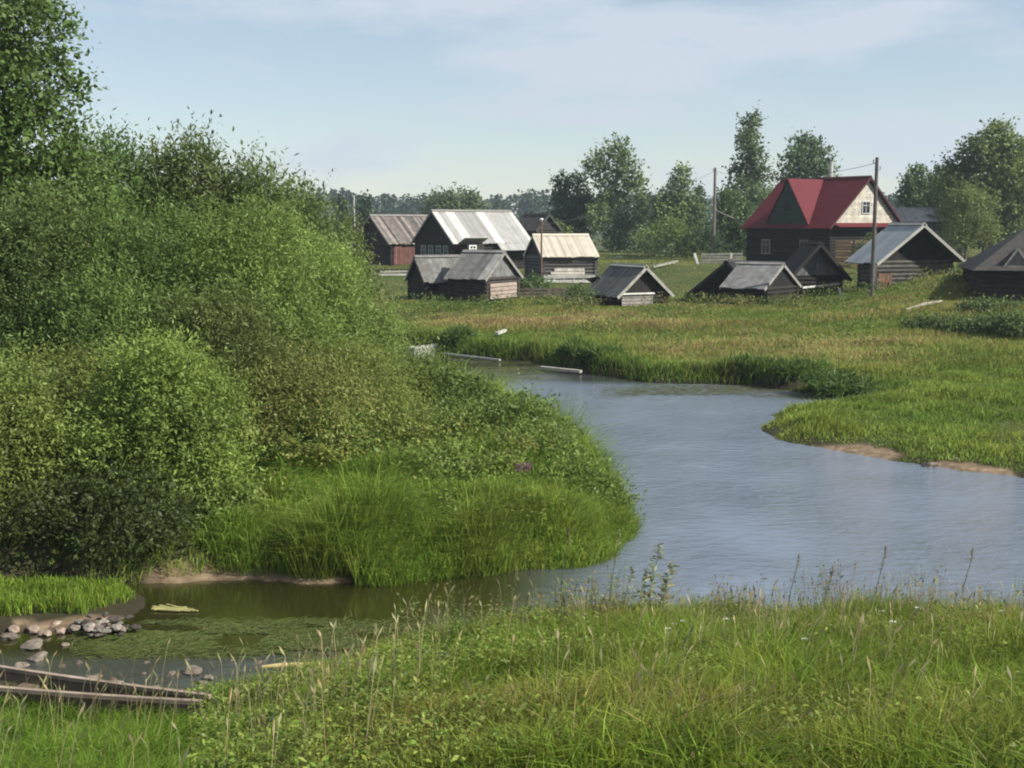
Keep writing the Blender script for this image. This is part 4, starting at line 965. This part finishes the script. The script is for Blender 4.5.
# ------------------------------------------------------------------ boats, rocks, driftwood
def boat(name, label, bow, stern, wid, depth, col, rim, zb):
    bow, stern = np.array([*bow, 0.]), np.array([*stern, 0.]); L = np.linalg.norm(bow - stern); ang = math.atan2(bow[1] - stern[1], bow[0] - stern[0])
    o = thing(name, label, 'boat', (stern[0], stern[1], zb), ang)
    S = 16; V, F = [], []
    prof = lambda t: wid * (.75 + .25 * math.sin(min(1, t * 2.2) * PI / 2)) * (1 if t < .3 else max(.25, 1 - .75 * ((t - .3) / .7) ** 1.2))
    for i in range(S + 1):
        t = i / S; w_ = prof(t) / 2; sh = .16 * max(0, t - .5) ** 2 * 4 * depth
        for (yy, zz) in ((w_, depth + sh), (w_ * .62, .0 + sh * .6), (-w_ * .62, .0 + sh * .6), (-w_, depth + sh)):
            V.append((t * L, yy, zz))
    for i in range(S):
        for k_ in range(3):
            p = i * 4 + k_; F.append((p, p + 1, p + 5, p + 4))
    F.append((0, 3, 2, 1))
    m = MB().add(V, F, col); h = m.build('hull', M_WOOD, o)
    sm = h.modifiers.new('planking', 'SOLIDIFY'); sm.thickness = .025
    for s in (0, 3):
        g_ = MB()
        for i in range(S):
            g_.bar(np.array(V[i * 4 + s]) + [0, 0, .012], np.array(V[i * 4 + 4 + s]) + [0, 0, .012], .05, .04, jit(rim, .12))
        g_.build('gunwale', M_WOOD, o)
    for t in (.25, .6):
        MB().box((t * L, 0, depth * .7), (.1, 0, 0), (0, prof(t) / 2 * .86, 0), (0, 0, .015), jit(col, .3)).build('thwart', M_WOOD, o)
    return o
b0 = at(206, 712, .3); s0 = at(-230, 655, .3)
boat('rowing_boat', 'narrow brown wooden boat with pale gunwales, nosed into the near grass', b0, (s0[0], s0[1]), .62, .36, (.15, .105, .08), (.27, .21, .165), .0)
b0 = at(436, 349.5, .15); s0 = at(412, 351.5, .15)
boat('rowing_boat', 'small pale boat at the far bend of the river, beside the thicket', b0, s0, .5, .3, (.30, .29, .27), (.42, .40, .37), .0)
a, b = at(541, 368, .1), at(581, 371.5, .1)
plank_obj('wooden_beam', 'pale thick beam at the water edge below the meadow', 'beam', (*a, .12), (*b, .1), .16, .09, (.30, .28, .24))
a, b = at(444, 354, .08), at(500, 360, .08)
plank_obj('wooden_beam', 'long thin grey pole along the far water edge', 'beam', (*a, .1), (*b, .08), .08, .06, (.28, .28, .27))
a, b = at(468, 342, .3), at(500, 338, .3); plank_obj('white_plank', 'broken pale plank on the far meadow bank above the grey pole', 'plank', (at(498, 340)[0], gp(498, 341)[1], gp(498, 341)[2] + .3), (gp(505, 338)[0], gp(505, 338)[1], gp(505, 338)[2] + .32), .15, .1, (.34, .33, .30))
m = MB(); a, b = at(262, 667, .05), at(385, 662, .09)
pts = [np.array([a[0] + (b[0] - a[0]) * t, a[1] + (b[1] - a[1]) * t + .03 * math.sin(t * 9), .05 + .05 * t]) for t in np.linspace(0, 1, 7)]
tag(m.tube(pts, [.02, .028, .03, .032, .03, .026, .014], (.40, .33, .14), 8).build('driftwood_stick', M_WOOD), 'long yellowish stick lying on the creek edge before the grass', 'stick')
m = MB()
for i in range(14):
    a = at(150 + random.uniform(0, 20), 606 + random.uniform(-2, 4), .02); b = at(178 + random.uniform(0, 24), 608 + random.uniform(-1, 3), .02); m.bar((*a, .025), (*b, .02), .025, .014, jit((.25, .23, .09), .25))
tag(m.build('reed_mat', M_WOOD), 'small mat of yellow dead reeds floating off the islet', 'reeds')
def rock(label, x, y, r, col, group='stones by the creek', z=None, flat=.6):
    bm = bmesh.new(); bmesh.ops.create_icosphere(bm, subdivisions=2, radius=1)
    s = random.random() * 50
    for v in bm.verts:
        c = v.co; k_ = 1 + .28 * math.sin(c.x * 2.7 + s) * math.cos(c.y * 3.1 + s) + .2 * math.sin(c.z * 3 + c.x * 2 + s * 2) + random.uniform(-.07, .07)
        v.co = (c.x * k_ * r * 1.15, c.y * k_ * r, c.z * k_ * r * flat)
    me = bpy.data.meshes.new('stone'); bm.to_mesh(me); bm.free()
    at_ = me.attributes.new('tint', 'FLOAT_COLOR', 'POINT'); at_.data.foreach_set('color', np.tile(np.array([*col, 1], np.float32), len(me.vertices)))
    me.materials.append(M_STONE)
    o = bpy.data.objects.new('stone', me); COL.objects.link(o); o.location = (x, y, (H(x, y) if z is None else z) + r * flat * .45); o.rotation_euler = (0, 0, random.random() * 6)
    return tag(o, label, 'stone', group)
hl = 'pale broken stone in the heap at the edge of the grassy islet'
for i in range(34):
    px, py = random.gauss(110, 15), random.gauss(626, 5); p = at(px, py, .08)
    rock(hl, p[0], p[1], random.uniform(.025, .075), jit(random.choice([(.15, .125, .105), (.11, .10, .085), (.20, .175, .145), (.05, .042, .036)]), .2), 'stones heaped by the islet', z=.04 + random.random() * .12 * (1 - abs(px - 108) / 45))
for i in range(9):
    p = at(random.uniform(0, 78), random.uniform(620, 632), .05); rock('small brown stone in the line along the islet shore', p[0], p[1], random.uniform(.03, .07), jit((.24, .18, .14), .25), 'stones along the islet shore', z=.02)
for i in range(26):
    px, py = random.uniform(5, 330), random.uniform(642, 690); p = at(px, py, .02)
    if land(np.array([p[0]]), np.array([p[1]]))[2][0] < -.05: rock('small wet brown stone just breaking the surface of the shallow creek', p[0], p[1], random.uniform(.02, .05), jit((.12, .095, .07), .3), 'wet stones in the shallow creek', z=-.01)
for (px, py, r_, lab) in [(192, 670, .10, 'single brown stone standing in the creek beyond the boat bow'), (208, 676, .06, 'small dark stone right of the single brown stone in the creek'), (33, 645, .12, 'rounded grey stone in the water at the left, below the islet'),
                          (38, 656, .09, 'longish stone beside the rounded grey one at the left'), (8, 636, .09, 'yellowish stone at the left edge under the islet'), (92, 679, .09, 'grey stone close behind the boat'), (155, 686, .05, 'tiny white stone in the dark water behind the boat'),
                          (116, 684, .08, 'mossy stone touching the far side of the boat'), (20, 664, .07, 'brown stone just behind the boat at the left'), (872, 452, .10, 'dark stone on the sand bar across the river'), (930, 465, .12, 'stone at the waterline between the two sand bars'), (955, 463, .16, 'larger brown stone beside the right sand bar')]:
    p = at(px, py, .03); rock(lab, p[0], p[1], r_, jit((.15, .125, .10), .25), None, z=-.01)

# ------------------------------------------------------------------ single weeds and flowers of the near bank
def weed(label, px, Y, top, n, tint, leaf=.07, spike=True, lean=.05, name='tall_weed', fl=None, sparse=False):
    X = (px - 512) / FPX * Y * CT; zg = H(X, Y); h = CZ + (HOR - top) / FPX * Y - zg
    o = thing(name, label, 'weed', (X, Y, zg - .03), 0, 'tall weeds on the near bank')
    m = MB(); pts = [np.array([lean * t * t * 2 + .01 * math.sin(t * 9), .02 * math.sin(t * 5), h * t]) for t in np.linspace(0, 1, 8)]
    m.tube(pts, [.007 * (1 - .7 * t) for t in np.linspace(0, 1, 8)], tuple(q * .9 for q in tint), 5); m.build('stem', M_LEAF, o)
    t = R.random(n) ** (.8 if sparse else .9) * .92 + .08; an = np.arange(n) * 2.4 + R.random(n)
    P = np.stack([np.interp(t, np.linspace(0, 1, 8), [p[0] for p in pts]), 0 * t, h * t], 1)
    ld = nrm(np.stack([np.cos(an), np.sin(an), .6 + .45 * R.standard_normal(n)], 1)); sd = nrm(np.cross(ld, [0, 0, 1] + .8 * R.standard_normal((n, 3))))
    ll = (leaf * (.95 - .45 * t) * (.45 + .8 * R.random(n)))[:, None]; lw = ll * .17
    V = np.stack([P, P + ld * ll * .4 + sd * lw, P + ld * ll + np.array([0, 0, -.25]) * ll, P + ld * ll * .4 - sd * lw], 1)
    npmesh('foliage', V, 4, var(np.tile(np.array(tint), (n, 1)), .2), M_LEAF, o)
    if spike:
        k_ = 60; t = R.random(k_); an = R.random(k_) * 6.28; rr = .016 * (1 - t * .8)
        P = np.stack([pts[-1][0] + np.cos(an) * rr, np.sin(an) * rr, h * (.86 + .16 * t)], 1); ld = nrm(R.standard_normal((k_, 3)) + [0, 0, .8]); sd = nrm(np.cross(ld, R.standard_normal((k_, 3))))
        V = np.stack([P, P + ld * .009 + sd * .006, P + ld * .02, P + ld * .009 - sd * .006], 1)
        npmesh('flower_spike', V, 4, var(np.tile(np.array(fl or (.24, .21, .12)), (k_, 1)), .25), M_LEAF, o)
    return o
SIL = (.23, .26, .16)
for (px, Y, top, n, tint, leaf, lab) in [
    (655, 13.6, 548, 120, SIL, .19, 'tallest silvery leaved weed against the river'), (668, 13.4, 568, 130, SIL, .18, 'bushy silvery weed right of the tallest one'), (642, 13.7, 575, 90, SIL, .16, 'silvery weed just left of the tallest one'),
    (614, 13.9, 534, 70, (.17, .19, .08), .05, 'thin pale spiked weed against the point, left of the silvery group'), (628, 13.6, 572, 60, SIL, .12, 'small grey weed between the thin spiked one and the silvery group'),
    (508, 13.2, 575, 60, (.15, .18, .07), .05, 'pale thin weed before the brown creek'), (562, 13.4, 532, 60, (.13, .17, .06), .05, 'tall thin weed before the tip of the point'), (452, 13, 605, 60, (.14, .18, .065), .06, 'short leafy weed by the creek, left of the pale thin weed'),
    (520, 13.1, 602, 60, (.14, .18, .07), .055, 'branchy short weed right beside the pale thin weed'), (800, 13.7, 560, 50, (.14, .16, .07), .05, 'lone thin weed before the middle of the river'), (836, 13.7, 572, 45, (.15, .15, .07), .05, 'thin brownish weed right of the lone one'),
    (980, 13.6, 552, 50, (.15, .15, .08), .05, 'thin weed near the right edge against the water'), (890, 13.7, 550, 50, (.13, .16, .07), .05, 'spindly weed against the river, left of the thin weed at the right edge')]:
    weed(lab, px, Y, top, int(n * (1.5 if leaf < .1 else .75)), tint, leaf * 1.15)
# seed heads on hair-thin stalks against the river on the right
n = 520; x, y = polar(n * 6, 12.6, 15.2, 4, 24); z, rg, d = land(x, y); k = (rg == 2) & (R.random(len(x)) < ss(fbm(x, y, 1.0), .42, .62)); x, y, z = x[k][:n], y[k][:n], z[k][:n]; n = len(x)
hh = (.15 + .7 * fbm(x, y + 30, .8)) * (.5 + .8 * R.random(n)); la = R.random(n) * 6.28
B = np.stack([x, y, z], 1); T = B + np.stack([np.cos(la) * .25, np.sin(la) * .25, np.ones(n)], 1) * hh[:, None]; sd = np.tile([1., 0, 0], (n, 1)); hw_ = (.008 + .008 * R.random(n))[:, None]
V = np.stack([B - sd * .0015, B + sd * .0015, T + sd * .0015, T - sd * .0015, T + sd * hw_ + [0, .006, .01], T + [0, 0, .035], T - sd * hw_ + [0, -.006, .01]], 1)
tag(npmesh('seed_heads', V, 7, var(mixc((.24, .15, .09), (.15, .12, .06), R.random(n)), .25), M_GRASS, None, ((0, 1, 2, 3), (3, 4, 5, 6))), 'brown seed heads on hair thin stalks along the crest of the near bank', 'seed heads', kind='stuff')
def flower(label, px, py, col, group, name='white_flower', r=.028, z=.38, cat='flower'):
    for Y in np.arange(6.5, 18, .05):
        q = atY(px, py, Y)
        if q[2] <= H(q[0], Y) + z: break
    zg = H(q[0], Y); o = thing(name, label, cat, (q[0], Y, zg), 0, group)
    MB().tube([(0, 0, 0), (.01, 0, z * .5), (0, 0, z)], [.003, .003, .003], (.10, .13, .04), 5).build('stem', M_LEAF, o)
    k_ = 40; a_ = R.random(k_) * 6.28; rr = r * np.sqrt(R.random(k_)); P = np.stack([np.cos(a_) * rr, np.sin(a_) * rr, z + .01 * R.random(k_)], 1)
    ld = np.stack([np.cos(a_), np.sin(a_), .4 + 0 * a_], 1); sd = np.stack([-np.sin(a_), np.cos(a_), 0 * a_], 1)
    V = np.stack([P, P + ld * .006 + sd * .006, P + ld * .013, P + ld * .006 - sd * .006], 1)
    npmesh('flower_head', V, 4, var(np.tile(np.array(col), (k_, 1)), .08), M_LEAF, o)
for (px, py) in [(828, 606), (776, 595), (860, 580), (882, 612), (980, 603), (972, 602), (942, 590), (893, 623), (674, 625), (668, 630), (683, 622), (985, 540), (918, 609), (726, 620), (805, 640), (1002, 612)]:
    flower('small white flat flower head among the grass of the near bank', px, py, (.75, .74, .68), 'white flowers on the near bank')
# purple loosestrife on the point
X, Y = (524 - 512) / FPX * 19.6, 19.6; zt = CZ - (466 - HOR) / FPX * Y; zg = H(X, Y)
o = thing('purple_flower', 'clump of purple flower spikes among the grass of the point', 'flower', (X, Y, zg))
m = MB(); 
for i in range(5): m.tube([(0, 0, 0), (.05 * (i - 2), .02 * i, zt - zg)], [.008, .004], (.08, .12, .03), 5)
m.build('stem', M_LEAF, o)
k_ = 240; i_ = R.integers(0, 5, k_); t = R.random(k_); a_ = R.random(k_) * 6.28
P = np.stack([.05 * (i_ - 2) + .02 * np.cos(a_), .02 * i_ + .02 * np.sin(a_), (zt - zg) * (.78 + .22 * t)], 1); ld = nrm(R.standard_normal((k_, 3))); sd = nrm(np.cross(ld, R.standard_normal((k_, 3))))
npmesh('flower_spike', np.stack([P, P + ld * .012 + sd * .01, P + ld * .028, P + ld * .012 - sd * .01], 1), 4, var(np.tile(np.array((.20, .085, .16)), (k_, 1)), .2), M_LEAF, o)

# ------------------------------------------------------------------ air, sky, sun
HAZE = .0004
if HAZE:
    m, nt, out = mat('haze_air')
    v = N(nt, 'ShaderNodeVolumePrincipled'); v.inputs['Color'].default_value = (.75, .85, .95, 1); v.inputs['Density'].default_value = HAZE; v.inputs['Anisotropy'].default_value = 0.2
    nt.links.new(v.outputs[0], out.inputs['Volume'])
    o = MB().box((0, 0, 9.5), (800, 0, 0), (0, 800, 0), (0, 0, 12.5), (1, 1, 1)).build('haze', m); tag(o, 'thin bluish summer haze over the whole valley', 'haze', kind='stuff')
sun_dir = np.array([.86, -.30, .70]); sun_dir /= np.linalg.norm(sun_dir)
el = math.asin(sun_dir[2]); az = math.atan2(sun_dir[0], sun_dir[1])
sl_ = bpy.data.lights.new('sun', 'SUN'); sl_.energy = 5.0; sl_.angle = math.radians(.5); sl_.color = (1, .95, .86)
so = bpy.data.objects.new('sun', sl_); COL.objects.link(so)
from mathutils import Vector
so.rotation_euler = Vector((-sun_dir).tolist()).to_track_quat('-Z', 'Y').to_euler()
W = bpy.data.worlds.new('World'); SC.world = W; W.use_nodes = True; nt = W.node_tree; nt.nodes.clear(); L = nt.links.new
out = N(nt, 'ShaderNodeOutputWorld'); bg = N(nt, 'ShaderNodeBackground'); bg.inputs['Strength'].default_value = .07
sky = N(nt, 'ShaderNodeTexSky', sky_type='NISHITA', sun_disc=False); sky.sun_elevation = el; sky.sun_rotation = az; sky.air_density = 1.0; sky.dust_density = .15; sky.ozone_density = 1.0
tc = N(nt, 'ShaderNodeTexCoord'); mp = N(nt, 'ShaderNodeMapping'); mp.inputs['Scale'].default_value = (1.2, 1.2, 4.5)
L(tc.outputs['Generated'], mp.inputs['Vector'])
cn = N(nt, 'ShaderNodeTexNoise'); cn.inputs['Scale'].default_value = 3.6; cn.inputs['Detail'].default_value = 7; cn.inputs['Roughness'].default_value = .55
L(mp.outputs['Vector'], cn.inputs['Vector'])
cr = N(nt, 'ShaderNodeValToRGB'); e = cr.color_ramp.elements; e[0].position = .47; e[0].color = (.36, .36, .36, 1); e[1].position = .62; e[1].color = (.95, .95, .95, 1)
L(cn.outputs['Fac'], cr.inputs['Fac'])
mx = N(nt, 'ShaderNodeMixRGB'); mx.inputs['Color2'].default_value = (5.1, 5.75, 6.5, 1)
L(cr.outputs['Color'], mx.inputs['Fac']); L(sky.outputs['Color'], mx.inputs['Color1']); L(mx.outputs['Color'], bg.inputs['Color']); L(bg.outputs[0], out.inputs['Surface'])

cam = bpy.data.cameras.new('camera'); co = bpy.data.objects.new('camera', cam); COL.objects.link(co)
co.location = (0, 0, CZ); co.rotation_euler = (PI / 2 - TH, 0, 0)
cam.sensor_width = 36; cam.lens = FPX / 1024 * 36; cam.clip_end = 6000; cam.clip_start = .1
SC.camera = co
SC.view_settings.view_transform = 'Standard'; SC.view_settings.look = 'None'; SC.view_settings.exposure = .82; SC.view_settings.gamma = 1
SC.cycles.filter_width = 2.0
SC.cycles.max_bounces = 6; SC.cycles.diffuse_bounces = 3; SC.cycles.transmission_bounces = 3; SC.cycles.volume_bounces = 0
SC.cycles.use_denoising = True
